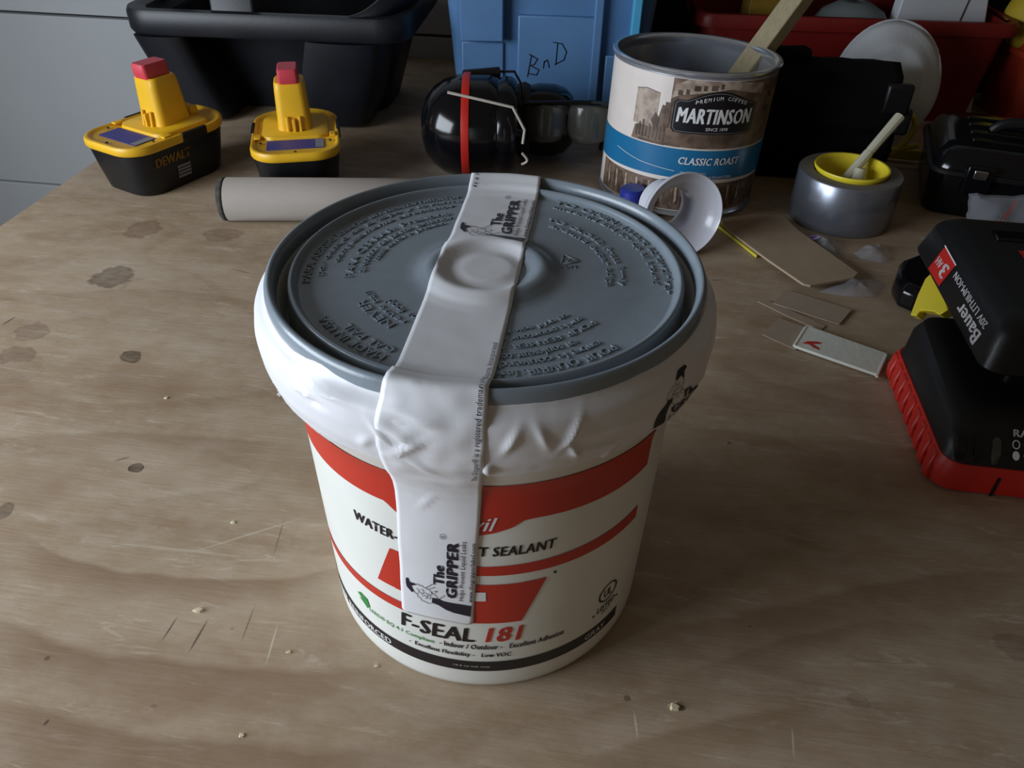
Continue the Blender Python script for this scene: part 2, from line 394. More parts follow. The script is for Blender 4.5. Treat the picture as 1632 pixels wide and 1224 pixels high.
M['wall_paint'] = mat('wall_paint', '#b9bdc0', 0.85, var=0.03, vscale=6, bump=0.08, bscale=150)
M['floor_concrete'] = mat('floor_concrete', '#6d6a64', 0.85, var=0.2, vscale=6)
wall = empty('wall_back', BW(0, 0.93), (0, 0, BA)); wall['kind'] = 'structure'; wall['label'] = 'pale grey painted board wall behind the bench'
WT = 0.02
G().box((0.0, WT / 2 + .012, 0.55), (6.0, WT, 3.0)).build('wall_backing', M['gap_and_shade'], wall, smooth=0)
G().box((0.0, WT / 2, 1.0340), (6.0, WT, 2.0)).build('wall_panel', M['wall_paint'], wall, bevel=0.0015)
G().box((0.0, WT / 2, -0.1115), (6.0, WT, 0.283)).build('wall_panel', M['wall_paint'], wall, bevel=0.0015)
G().box((0.0, WT / 2 - .003, -0.605), (6.0, WT, 0.700)).build('wall_panel', M['wall_paint'], wall, bevel=0.002)
fl = G().box((0.2, -0.3, -0.95), (5.0, 4.0, 0.1)).build('floor', M['floor_concrete'], None, smooth=0); fl['kind'] = 'structure'

# ------------------------------------------------------------------ sealant bucket
bucket = empty('sealant_bucket'); tag(bucket, 'white plastic sealant bucket with grey lid, red print and tape strip over its top', 'bucket')
BODY = [(0.0, .0783), (.128, .0783 + .0268 * .128), (.133, .0826), (.138, .0845), (.143, .0870), (.149, .0898), (.156, .0914), (.164, .0919), (.171, .0912), (.1755, .0880)]
def rb(z):
    if z <= .128: return .0783 + .0268 * z
    return interp(BODY[1:], z)
prof = [(0.0, 0.002), (.066, .002), (.0705, .0), (.0755, .0), (.0775, .0012), (.0783, .004)]
prof += [(rb(z), z) for z in [.008, .02, .04, .06, .08, .1, .12, .128, .1305, .133, .1355, .138, .1405, .143, .146, .149, .1525, .156, .160, .164, .1675, .171, .1735, .1755]]
prof += [(.084, .176), (.083, .174), (.081, .15), (.079, .13), (.077, .006), (0, .006)]
G().lathe(prof, 128).build('pail', M['white_plastic'], bucket, smooth=50)

def bmap(off):
    def f(x, y, z=0):   # x = degrees * 1e-3, y in metres
        t = rad(x * 1000.0); r = rb(y) + off; return Vector((r * sin(t), -r * cos(t), y))
    return f
bm1 = bmap(.00025); bm2 = bmap(.00045)
def deg(x): return x / 1000.0
def band(d, x0, x1, top, low, n=60):
    xs = [x0 + (x1 - x0) * i / n for i in range(n + 1)]
    ft = top if callable(top) else (lambda x: top); fw = low if callable(low) else (lambda x: low)
    d.strip([(deg(x), fw(x)) for x in xs], [(deg(x), ft(x)) for x in xs]); return d
# upper red banner with its hanging tab
tab = [(-75, .1160), (-26.5, .1172), (-22, .1120), (-12, .1082), (-1, .1078), (4, .1094), (9, .1122), (12.0, .1155), (16, .1158), (56.5, .1140)]
def lintab(t, x):
    for (a, fa), (b_, fb) in zip(t, t[1:]):
        if x <= b_: return fa + (fb - fa) * (x - a) / (b_ - a)
    return t[-1][1]
d = Dec(); band(d, -78, 55.5, .1372, lambda x: lintab(tab, x), 120); d.build('red_banner', M['red_print'], bucket, bm1)
d = Dec(); band(d, -80, 54.7, lambda x: .0905 if x > -33 else .0542, lambda x: .0838 if x > -33 else .049, 2)
logo_red = Dec()
# upper figure: left block running on into the right-hand stripe
band(logo_red, -33.6, -27.0, lambda x: .0635 + (x + 33.6) / 6.6 * .0255, .0633, 8)
band(logo_red, -27.0, -18.0, .0890, .0630, 8)
band(logo_red, -18.0, -10.0, .0892, lambda x: .0630 + (x + 18) / 8.0 * .0205, 8)
band(logo_red, -10.0, 54.7, lambda x: .0893 + max(0, x) * .00003, .0836, 50)
# lower figure: left-hand stripe running on into the right block
band(logo_red, -80.0, -24.0, .0547, .0492, 50)
band(logo_red, -24.0, -12.0, lambda x: .0547 + (x + 24) / 12 * .022, .0515, 10)
band(logo_red, -12.0, 12.6, .0778, .0514, 20)
band(logo_red, 12.6, 19.6, .0780, lambda x: .0514 + (x - 12.6) / 7 * .0262, 8)
logo_red.build('red_emblem', M['red_print'], bucket, bm1)
d = Dec(); d.rect(deg(-9), .0672, deg(1.7), .0731); d.build('white_bar', M['white_print'], bucket, bm2, .002)
d = Dec(); d.text('vil', deg(-1.5), .1108, deg(6.4), .0075, bold=.02, shear=.35)
d.build('white_lettering', M['white_print'], bucket, bm2, .002)
d = Dec(); d.text('WATER-BASED DUCT SEALANT', deg(-39.6), .0956, deg(61.4), .0057, bold=.055, shear=.12)
d.build('black_lettering', M['black_print'], bucket, bm1, .003)
d = Dec(); d.text('F-SEAL', deg(-26.6), .0372, deg(24.8), .0104, bold=.055, shear=.14)
d.build('black_lettering', M['black_print'], bucket, bm1, .003)
d = Dec(); d.text('- Indoor / Outdoor -   Excellent Adhesion', deg(-13.4), .0318, deg(41), .0037, bold=.05, shear=.1)
d.build('black_lettering', M['black_print'], bucket, bm1, .003)
d = Dec(); d.text('-  Excellent Flexibility -   Low VOC', deg(-24.4), .0250, deg(34.3), .0039, bold=.05, shear=.1)
d.build('black_lettering', M['black_print'], bucket, bm1, .003)
d = Dec(); band(d, -80, 53.6, .0222, .0146, 90); d.build('black_band', M['black_print'], bucket, bm1, .003)
d = Dec()
d.ring(deg(45.7), .0437, deg(4.6), .0062, deg(.8)); d.text('UL', deg(43.6), .0408, deg(4.0), .0056, bold=.03)
d.build('listing_mark', M['black_print'], bucket, bm1, .003)
d = Dec(); d.text('LISTED', deg(41.2), .0318, deg(9.4), .0040, bold=.04, shear=.2); d.text('DUCT', deg(44.0), .0287, deg(4.5), .0022, bold=.03); d.disc(deg(39.9), .0318, deg(.6), .0006); d.disc(deg(51.9), .0330, deg(.6), .0006)
d.build('listing_mark', M['black_print'], bucket, bm1, .003)
d = Dec(); d.disc(deg(22.2), .0797, deg(.55), .0008)
d.build('ink_dot', M['black_print'], bucket, bm1, .003)
d = Dec(); d.text('181', deg(1.4), .0374, deg(12.2), .0108, bold=.05, shear=.2); d.build('red_lettering', M['red_print'], bucket, bm1, .003)
d = Dec(); d.text('FIBER REINFORCED', deg(-66), .0160, deg(34), .0042, bold=.03); d.build('band_lettering', M['white_print'], bucket, bm2, .003)
d = Dec(); d.text('GRAY', deg(37), .0165, deg(9.5), .0042, bold=.01); d.build('band_lettering', M['white_print'], bucket, bm2, .003)
d = Dec(); d.text('10.2 oz tub only', deg(-9), .0178, deg(12), .0012)
d.build('band_lettering', M['white_print'], bucket, bm2, .003)
d = Dec(); d.poly([(deg(a), z) for a, z in [(-46.3, .0388), (-44.5, .0408), (-41.0, .0400), (-40.2, .0350), (-41.8, .0325), (-43.4, .0340), (-44.8, .0352), (-46.0, .0352), (-44.2, .0366)]])
d.build('green_leaf', M['green_print'], bucket, bm1, .003)
d = Dec(); d.text('- LEED® EQ 4.1 Compliant', deg(-42.3), .0309, deg(27.3), .0036, bold=.02)
d.build('green_lettering', M['green_print'], bucket, bm1, .003)

# lid
DZ = .1762
ringp = [(0.0, .0004), (.0012, .0010), (.003, .0010), (.0105, .0011), (.013, .0003), (.0155, .0001), (.018, .0014), (.0205, .0030), (.023, .0033), (.0255, .0024), (.028, .0008), (.031, .0001), (.034, 0)]
lp = [(r, DZ + z) for r, z in ringp] + [(.060, DZ), (.0745, DZ), (.0758, DZ + .0004), (.0766, DZ + .0022), (.0774, DZ + .0033), (.0783, DZ + .0034), (.0790, DZ + .0026), (.0794, DZ + .001), (.0799, .1650), (.0806, .1630), (.0826, .1630), (.0832, .1650), (.0837, .1780), (.0842, .1800), (.0850, .1815), (.0860, .1821), (.0868, .1818), (.0875, .1808), (.0879, .1795), (.0881, .1775), (.0880, .1752), (.0876, .1746), (.0868, .1746), (.0866, .1765)]
lid = G().lathe(lp, 160).build('lid', M['lid_grey'], bucket, smooth=60); lid['label'] = 'grey lid with raised lettering'
def emb(text, a0, span, r, h):
    """raised lettering running clockwise along an arc of the lid, feet towards the centre"""
    def f(x, y, z):
        a = rad(a0) - x / (r + h / 2); q = r + y; return Vector((q * cos(a), q * sin(a), DZ + .0001 + (.00042 if z > 0 else -.0002)))
    d = Dec(); d.text(text, 0, 0, rad(span) * (r + h / 2), h, extrude=.02, bold=.006); return d, f
lines = [('POUR OUVRIR: Insérez une lame', -48, 62, .0690, .0036), ('entre le couvercle et le seau', -50, 58, .0640, .0036), ('en soulevant tout autour', -56, 44, .0592, .0036),
         ('POUR FERMER: Replacez le', -42, 66, .0530, .0036), ('sur le pourtour et presser', -43, 60, .0482, .0036), ("ce qu'il soit fermé", -46, 46, .0434, .0034),
         ('TO OPEN: Insert screwdriver', 66, 78, .0715, .0036), ('under lid and pry up all around', 65, 72, .0660, .0036), ('TO CLOSE: Press firmly', 62, 72, .0528, .0034), ('around outer edge', 58, 70, .0480, .0034),
         ('PARA ABRIR: Inserte un destornillador', 190, 88, .0705, .0034), ('por debajo de la tapa y levante', 186, 84, .0655, .0034), ('completamente alrededor', 176, 70, .0608, .0032), ('PARA CERRAR: Presione', 188, 78, .0540, .0034), ('alrededor del borde exterior', 184, 74, .0494, .0034), ('hasta cerrar a presion', 172, 56, .0450, .0032),
         ('NEVER', -128, 24, .0520, .0036), ('reuse pail', -126, 32, .0472, .0034), ('for food', -122, 24, .0428, .0034), ('MADE IN USA', -118, 30, .0690, .0034), ('1 GAL PAIL', -114, 26, .0640, .0034)]
for t_, a0, sp, r_, h_ in lines:
    d, f = emb(t_, a0, sp, r_, h_); o = d.build('raised_lettering', M['lid_grey'], lid, f, .006)
    for p in o.data.polygons: p.use_smooth = False
d = Dec(); c0 = (.0335, .0105)
for k in range(3):
    a = rad(90 + 120 * k + 20); b_ = rad(90 + 120 * (k + 1) + 20)
    p = (c0[0] + .005 * cos(a), c0[1] + .005 * sin(a)); q = (c0[0] + .005 * cos(b_), c0[1] + .005 * sin(b_))
    d.stroke([(p[0] * .88 + q[0] * .12, p[1] * .88 + q[1] * .12), (p[0] * .12 + q[0] * .88, p[1] * .12 + q[1] * .88)], .0009)
d.text('2', c0[0] - .001, c0[1] - .0014, .002, .0028); d.text('HDPE', c0[0] - .0035, c0[1] - .0068, .007, .002)
o = d.build('recycling_mark', M['lid_grey'], lid, lambda x, y, z: Vector((x, y, DZ + .0004)), .01)
sd = o.modifiers.new('thick', 'SOLIDIFY'); sd.thickness = .0005

# band of white tape around the rim
def bandpt(th, k):
    """th degrees, k 0 (top) .. 1 (ragged lower edge)"""
    zt = .1772 - .0022 * max(0, 1 - abs(th + 62) / 38.0) * 0 + .0006 * noise.noise(Vector((th * .09, 3, 0)))
    if -48 < th < -26: zt += .0016 * (1 - abs(th + 37) / 11)
    zl = .1475 + .0022 * noise.noise(Vector((th * .05, 9, 0))) + .0009 * noise.noise(Vector((th * .35, 5, 0)))
    if th < -30: zl -= min(.013, (-30 - th) * .0006)
    if th > 40: zl -= min(.011, (th - 40) * .0006)
    z = zt + (zl - zt) * k
    e = interp([(0, -.0002), (.12, .0016), (.3, .0020), (.55, .0017), (.8, .0012), (1, .0006)], k)
    r = rb(z) + e + .0003 * noise.noise(Vector((th * .06, z * 90, 1.3))) * (1 - k * .5)
    r += .00008 * noise.noise(Vector((th * .3, z * 300, 7.0)))
    for (t0, z0, st, sz, am, sl) in CREASE:
        dt = (th - t0 - (z - z0) * sl) / st; dz = (z - z0) / sz
        q = dt * dt + dz * dz
        if q < 9: r += am * math.exp(-q)
    return Vector((r * sin(rad(th)), -r * cos(rad(th)), z))
CREASE = [(7, .166, 1.0, .0045, .0016, 300), (13.5, .166, 1.0, .0045, .0014, -250), (19.5, .166, .9, .005, .0022, 350), (20.3, .158, .8, .004, .0016, -300), (-33, .1725, 5, .0012, .0022, 0), (-41, .168, 3.5, .0012, .0016, -900), (-37, .1655, 3, .001, -.0014, 700),
          (-19.5, .163, 1.1, .004, .0014, -500), (-15.5, .158, 1.1, .005, .0016, 300), (-24, .158, 1.4, .003, .0010, 400), (2.2, .1525, 1.1, .003, .0022, 0), (26, .156, 6, .0012, .0010, -1500), (33, .163, 8, .0016, .0009, 0), (45, .153, 7, .0015, .0010, 0), (60, .158, 6, .002, .0012, 0), (78, .158, 5, .003, .0010, 0), (30, .1495, .8, .003, .0012, 600)]
nt_, nk = 330, 26; T0, T1 = -104.0, 112.0
vv = [bandpt(T0 + (T1 - T0) * i / nt_, k / nk) for i in range(nt_ + 1) for k in range(nk + 1)]
ff = [(i * (nk + 1) + k, (i + 1) * (nk + 1) + k, (i + 1) * (nk + 1) + k + 1, i * (nk + 1) + k + 1) for i in range(nt_) for k in range(nk)]
rimtape = mesh('rim_tape', vv, ff, M['tape_white'], bucket, smooth=60); rimtape['label'] = 'wrinkled white tape wrapped around the rim'
def rband(off):
    def f(x, y, z=0):   # x: degrees/1000
        th = x * 1000.0; zt, zl = .1772, .145; k = (zt - y) / (zt - zl); p = bandpt(th, max(0, min(1, k))); n = Vector((p.x, p.y, 0)).normalized(); return p + n * off
    return f
# frayed end of the tape
for th_, z_ in ((-67, .150), (-71, .153), (-66, .147), (-74, .158), (83, .163), (84, .153)):
    p = bandpt(th_, .93); n = Vector((p.x, p.y, 0)).normalized(); g = G()
    for q in range(4):
        e = n * random.uniform(.002, .0045) + Vector((random.uniform(-1, 1) * .0025, random.uniform(-1, 1) * .0025, random.uniform(-.003, .0015)))
        g.tube(smooth_path([p, p + e * .5 + Vector((0, 0, .0006)), p + e], 3), [.00035] * 6 + [.0001], 5)
    g.build('frayed_edge', M['tape_white'], rimtape)

# strip of tape over the lid and down the front
TW = .0340
TP0 = Vector((.0064, .0870)); TD = Vector((-.0195, -.1707)).normalized(); TN = Vector((-TD.y, TD.x)) * 1.0
if TN.x < 0: TN = -TN
ztab = [(0, DZ + .0016), (.010, DZ + .0016), (.013, DZ + .0010), (.0155, DZ + .0008), (.018, DZ + .0018), (.0205, DZ + .0034), (.023, DZ + .0037), (.0258, DZ + .0028), (.0295, DZ + .0012), (.034, DZ + .0007), (.070, DZ + .0007), (.0755, DZ + .0018), (.0780, DZ + .0040), (.0852, .1826), (.0864, .1823), (.0880, .1790), (.0900, .1700)]
SP = [(.0862, .1826), (.0874, .1819), (.0886, .1800), (.0900, .1768), (.0925, .1732), (.0937, .1680), (.0939, .1640), (.0936, .1580), (.0926, .1530), (.0908, .1480), (.0882, .1425), (.0858, .1375), (.0838, .1325), (.0827, .1270)]
zz = .120
while zz > .0530: SP.append((rb(zz) + .0007, zz)); zz -= .0085
SP.append((rb(.0515) + .0007, .0515))
SL = [0.0]
for (r0, z0), (r1, z1) in zip(SP, SP[1:]): SL.append(SL[-1] + math.hypot(r1 - r0, z1 - z0))
SMAX = SL[-1]
def lidlen(w):
    p = TP0 + TN * w; b_ = p.dot(TD); c_ = p.length_squared - .0862 ** 2
    return -b_ + math.sqrt(max(0, b_ * b_ - c_))
LC = lidlen(0)
def strip(s, w, off=0.0):
    """s metres from the back rim, w metres from the strip's centre line"""
    L1 = lidlen(w)
    if s <= L1:
        p = TP0 + TN * w + TD * s; z = interp(ztab, p.length); z += .00012 * noise.noise(Vector((s * 120, w * 90, 0)))
        return Vector((p.x, p.y, z + off))
    t = s - L1; p = TP0 + TN * w + TD * L1; th = math.atan2(p.x, -p.y)
    i = 0
    while i < len(SL) - 2 and t > SL[i + 1]: i += 1
    q = (t - SL[i]) / (SL[i + 1] - SL[i]); r = SP[i][0] + (SP[i + 1][0] - SP[i][0]) * q; z = SP[i][1] + (SP[i + 1][1] - SP[i][1]) * q
    th += rad(-4.2) * min(1, t / SMAX) - 0.6 * rad(max(0, t - .06) / .09)
    wr = math.exp(-((t - .022) / .02) ** 2)
    r += off + .0009 * wr * noise.noise(Vector((t * 130, w * 150, 4))) + .00025 * noise.noise(Vector((t * 60, w * 60, 2)))
    for (t0, w0, st, sw, am, sl) in SCR:
        a = ((t - t0) - (w - w0) * sl) / st; b2 = (w - w0) / sw; qq = a * a + b2 * b2
        if qq < 9: r += am * math.exp(-qq)
    return Vector((r * sin(th), -r * cos(th), z))
SCR = [(.019, -.010, .0016, .006, .0018, .5), (.024, -.006, .0014, .005, .0016, -.9), (.033, -.003, .0015, .004, .0012, .8), (.012, -.004, .0012, .006, .0012, .2), (.062, -.004, .0012, .003, .0008, -1.5), (.045, .0, .003, .014, .0007, 0)]
STOT = LC + SMAX
ns, nw = 260, 20
vv = []; 
for i in range(ns + 1):
    s = -.004 + (STOT + .004 - .0) * i / ns
    hw = TW / 2
    e = STOT - s
    if e < .003: hw -= .003 - math.sqrt(max(0, .003 ** 2 - (.003 - e) ** 2))
    for k in range(nw + 1): vv.append(strip(s, -hw + 2 * hw * k / nw + .00025 * noise.noise(Vector((s * 60, k // 20, 0)))))
ff = [(i * (nw + 1) + k, i * (nw + 1) + k + 1, (i + 1) * (nw + 1) + k + 1, (i + 1) * (nw + 1) + k) for i in range(ns) for k in range(nw)]
tape = mesh('tape_strip', vv, ff, M['tape_white'], bucket, smooth=60, thick=.00015); tape['label'] = 'white printed tape strip across the lid and down the front'
def tmap(s0, off=.0004):
    """reading frame: x runs up the strip (towards the back), y towards its left edge; origin at the right edge"""
    def f(x, y, z=0): return strip(s0 - x, TW / 2 - y, off)
    return f
def gripper(k=1.0):
    """logo in metres: x reading direction, y up; y 0 at the strip's right edge, 33 mm wide"""
    d = Dec(); Y = lambda c: (1383 - c) * .0000535 * k; X = lambda c: (1140 - c) * .0000749 * k
    P = lambda L_: [(X(y), Y(x)) for x, y in L_]
    d.poly(P([(1362, 958), (1180, 958), (1120, 954), (1080, 940), (1032, 938), (1028, 985), (1090, 1000), (1150, 1030), (1220, 1046), (1358, 1056)]))   # bottle
    d.poly(P([(800, 806), (818, 800), (832, 836), (880, 840), (884, 852), (846, 868), (866, 912), (852, 926), (806, 882), (800, 850)]))                     # cap
    for ln in ([(884, 852), (905, 838), (925, 852), (940, 845), (958, 862), (975, 858), (985, 872), (1000, 868), (1020, 890), (1050, 905), (1070, 925), (1085, 945)],
               [(862, 905), (880, 925), (900, 930), (905, 955), (930, 965), (940, 985), (970, 990), (1000, 1000), (1030, 990)],
               [(895, 880), (915, 895), (910, 920)], [(930, 880), (955, 885), (960, 910), (940, 925), (925, 905)], [(975, 905), (995, 920), (990, 950), (970, 960)], [(940, 945), (965, 930), (985, 945)], [(1005, 905), (1020, 935), (1010, 960)], [(1025, 885), (1030, 915)], [(1045, 880), (1070, 870), (1062, 890)],
               [(975, 862), (1035, 815)], [(1000, 868), (1055, 840)], [(1085, 945), (1140, 898)]):
        d.stroke([(X(y), Y(x)) for x, y in ln], .00028 * k)
    d.text('The', X(818), Y(1130), (818 - 640) * .0000749 * k, 90 * .0000535 * k, bold=.085)
    d.text('GRIPPER', X(915), Y(1238), (915 - 437) * .0000749 * k, 92 * .0000535 * k, bold=.085)
    d.text('Helps Prevent Liquid Leaks', X(925), Y(1306), (925 - 420) * .0000749 * k, 54 * .0000535 * k)
    d.text('www.thegripperlabel.com', X(928), Y(1376), (928 - 425) * .0000749 * k, 46 * .0000535 * k, bold=.012)
    d.ring(X(405), Y(1115), .0016 * k, .0013 * k, .0002 * k, 16); d.text('R', X(412), Y(1128), .0011 * k, .0014 * k)
    return d
gripper().build('printed_logo', M['navy_print'], tape, tmap(STOT), .003)
sl = (TP0 - Vector((-.0085, .0185))).length
gripper().build('printed_logo', M['navy_print'], tape, tmap(sl + .0022), .003)
TMK = 'The Gripper® is a registered trademark of PrintSource, Incorporated'
d = Dec(); d.text(TMK, 0, .0012, .074, .0026); d.build('printed_line', M['navy_print'], tape, tmap(LC + .040), .003)
d = Dec(); d.text('is a reg', 0, .0295, .0125, .0026); d.build('printed_line', M['navy_print'], tape, tmap(.0125), .003)
# the same print on the rim tape, running along the rim
d = gripper(.86)
def rl(x, y, z=0):
    # bottle upright, lettering to its right
    return rband(.0004)((42.0 + math.degrees((x - .006) / .093)) / 1000.0, .1500 + y * .86)
d.build('printed_logo', M['black_print'], rimtape, rl, .003)

# ------------------------------------------------------------------ drill batteries
def battery(loc, rz, label):
    e = empty('drill_battery', loc, (0, 0, rz)); tag(e, label, 'battery', 'yellow drill batteries')
    W_, L_ = .0850, .132
    R0 = (.026, .026, .036, .036)
    k = lambda s, z, dy=0: rrect(W_ * s - .0, L_ * s + dy, tuple(r * s for r in R0), z, 7)
    G().loft([k(.80, 0), k(.83, .0015), k(.90, .022), k(.955, .042), k(.96, .046)]).build('case', M['black_plastic'], e, smooth=40)
    # cover plate: two lobes of a raised lip around a lower deck, with a notch for the latches at the sides
    G().loft([k(.985, .0445), k(1.0, .046), k(1.0, .0505), k(.985, .0525), k(.955, .0530), k(.93, .0526), k(.90, .0508), k(.885, .0505)]).build('cover', M['yellow_plastic'], e, smooth=40)
    G().loft([rrect(.066, .066, .012, .0490, 6, 0, .010), rrect(.064, .064, .012, .0535, 6, 0, .010), rrect(.062, .062, .011, .0540, 6, 0, .010)]).build('deck', M['yellow_plastic'], e, smooth=35)
    for s in (-1, 1):
        g = G(); g.box((s * .0418, .010, .0485), (.0035, .030, .0100)); g.build('latch', M['black_plastic'], e, bevel=.0008)
        G().box((s * .036, -.018, .0532), (.006, .010, .002)).build('lug', M['yellow_plastic'], e, bevel=.0006)
    # post
    pst = G().loft([rrect(.033, .040, .007, .053, 5, 0, .013), rrect(.032, .038, .007, .060, 5, 0, .013), rrect(.0300, .034, .007, .090, 5, 0, .012), rrect(.0290, .032, .007, .0975, 5, 0, .0115), rrect(.0265, .029, .006, .0990, 5, 0, .0115)]).build('post', M['yellow_plastic'], e, smooth=40)
    G().prism([(-.0015, -.0115), (.0015, -.0115), (.0015, -.006), (-.0015, -.006)], .053, .066).build('rib', M['yellow_plastic'], pst, bevel=.0005)
    for sx in (-.006, .006):
        G().loft([rrect(.003, .004, .001, .053, 3, sx, -.0085), rrect(.003, .003, .001, .068, 3, sx, -.0075)]).build('rib', M['yellow_plastic'], pst)
    G().prism([(-.010, .036), (.010, .036), (.010, .046), (-.010, .046)], .053, .062).build('step', M['yellow_plastic'], pst, bevel=.002)
    G().loft([rrect(.0190, .027, .003, .0970, 5, 0, .010), rrect(.0195, .029, .003, .1015, 5, 0, .009), rrect(.0190, .029, .003, .1105, 5, 0, .0085), rrect(.0170, .027, .003, .1120, 5, 0, .0085)]).build('terminal_cap', M['pink_cap'], e, smooth=40)
    lb = G().loft([rrect(.054, .024, .001, .0506, 2, 0, -.036), rrect(.054, .024, .001, .0512, 2, 0, -.036)]).build('sticker', M['purple_label'], e)
    d = Dec(); d.rect(.019, -.0475, .027, -.0255); d.build('sticker_print', M['grey_print'], lb, lambda x, y, z: Vector((x, y, .0514)), .02)
    for q in ((-.033, -.032), (.033, -.032), (0, -.0585)):
        G().lathe([(0, .0515), (.0014, .0515), (.0017, .0505)], 12, c=(q[0], q[1], .0012)).build('screw', M['black_plastic'], e)
    # side print
    def side(sg):
        def f(x, y, z=0):
            u = (.90 + (y - .022) / .02 * .055) * W_ / 2 + .0006
            return Vector((sg * u, x * sg, y))
        return f
    for sg in (1, -1):
        d = Dec(); d.text('DEWALT', -.040 if sg > 0 else -.002, .0285, .042, .0092, bold=.05, shear=.0); d.build('side_print', M['gold_print'], e, side(sg), .01)
        d = Dec()
        for q in range(4): d.rect(-.016 if sg > 0 else .002, .010 + q * .0035, 0 if sg > 0 else .018, .0125 + q * .0035)
        d.build('side_print', M['grey_print'], e, side(sg), .01)
    return e
battery((-.353, .503, 0), rad(-30), 'yellow and black drill battery standing nearest the pale wall, its side lettering in view')
battery((-.2115, .497, 0), rad(12.5), 'yellow and black drill battery seen end-on behind the paper roll')

# ------------------------------------------------------------------ rolled sheet of paper
roll = empty('paper_roll', (-.105, .4085, .0205), (0, 0, rad(2.5))); tag(roll, 'rolled grey-brown paper lying between the bucket and the batteries', 'paper roll')
def spiral(r0, r1, turns, x0, x1, n=120):
    a = []; b_ = []
    for i in range(n + 1):
        t = i / n; an = -1.2 + 2 * pi * turns * t; r = r0 + (r1 - r0) * t
        a.append(Vector((x0 + .0012 * sin(9 * t), r * cos(an), r * sin(an)))); b_.append(Vector((x1, r * cos(an), r * sin(an))))
    g = G(); m_ = len(a); g.add(a + b_, [(i, i + 1, m_ + i + 1, m_ + i) for i in range(m_ - 1)]); return g
spiral(.0140, .0200, 4.0, -.157, .157).build('sheet', M['paper_roll'], roll, smooth=60, thick=.0004)
spiral(.0142, .0198, 4.0, -.1575, -.152).build('torn_edge', M['paper_edge'], roll, smooth=60, thick=.0006)

# ------------------------------------------------------------------ black tool tote
tote = empty('tool_tote', (-.262, .745, 0), (0, 0, rad(-4.0))); tag(tote, 'large black plastic tool tote with wide rim behind the drill batteries', 'tote')
TWd, TDp, TH = .322, .230, .131
def tl(w, dpt, z, r=.03): return rrect(w, dpt, r, z, 6)
tb = lambda w, dpt, z, r: rrect(w, dpt - .05, r, z, 6, 0, .025)
g = G(); g.loft([tb(.215, .150, 0, .022), tb(.222, .157, .002, .024), tb(.282, .205, .104, .030), tb(.284, .207, .106, .03), tb(.280, .203, .112, .03), tb(.214, .150, .006, .02)], True, True)
g.build('tub', M['black_tote'], tote, smooth=40)
g = G(); g.loft([tl(.308, .226, .104, .030), tl(.318, .234, .104, .034), tl(.322, .238, .107, .036), tl(.322, .238, .125, .036), tl(.318, .234, .129, .034), tl(.300, .218, .130, .030), tl(.284, .206, .127, .026), tl(.276, .200, .112, .026)], False, False)
g.f += []
g.build('rim', M['black_tote'], tote, smooth=40)
G().loft([rrect(.300, .222, .02, .1265), rrect(.296, .218, .02, .118), rrect(.27, .12, .02, .110, 6, 0, .025), rrect(.206, .088, .015, .012, 6, 0, .025)], False, True).build('shade_liner', M['black_fabric'], tote, smooth=40)  # black lining added so the inside of the tote reads as shade
# dark recess in the front flanked by two bulges
for cx, w in ((-.108, .060), (.072, .092)):
    g = G(); n = 8; lo = []
    for z, f in ((.004, .92), (.03, 1.0), (.075, 1.0), (.102, .98)):
        yb = -(.157 + (.205 - .157) * z / .104) / 2 + .004; row = []
        for i in range(n + 1):
            a = pi * i / n; row.append(Vector((cx + (z - .05) * (.28 if cx > 0 else -.28) - w / 2 * f * cos(a), yb - .020 * sin(a) ** .5 * f, z)))
        row += [Vector((row[-1].x, yb + .056, z)), Vector((row[0].x, yb + .056, z))]
        lo.append(row)
    g.loft(lo); g.build('front_bulge', M['black_tote'], tote, smooth=50)
# centre post and carrying handle above the rim
g = G(); g.loft([rrect(.050, .020, .004, .110, 4, -.032, -.102), rrect(.050, .016, .004, .185, 4, -.034, -.090), rrect(.046, .014, .004, .26, 4, -.034, -.02)]); g.build('handle_post', M['black_tote'], tote, smooth=40)
hp = smooth_path([(-.13, -.02, .125), (-.122, -.02, .20), (-.085, -.02, .255), (0, -.02, .268), (.085, -.02, .255), (.122, -.02, .20), (.135, -.02, .125)], 6)
G().tube(hp, .013, 10).build('handle', M['black_tote'], tote)
# raised curved end wall on the right
pts = [Vector((.085, -.108, .127)), Vector((.110, -.105, .134)), Vector((.132, -.090, .150)), Vector((.146, -.060, .172)), Vector((.150, -.02, .19)), Vector((.150, .06, .19)), Vector((.140, .10, .14))]
sp_ = smooth_path(pts, 5); g = G(); a_ = [p for p in sp_]; b_ = [Vector((p.x, p.y, .120)) for p in sp_]; m_ = len(a_)
g.add(a_ + b_, [(i, i + 1, m_ + i + 1, m_ + i) for i in range(m_ - 1)]); g.build('end_wall', M['black_tote'], tote, smooth=50, thick=.006)
g = G(); 
for p_ in ((-.052, .0), (-.044, .003), (-.049, -.006)): g.box((p_[0], -.113, .160 + p_[1]), (.009, .001, .004), rot=Matrix.Rotation(p_[1] * 150, 3, 'Y'))
g.build('paint_smear', M['white_print'], tote, smooth=0)

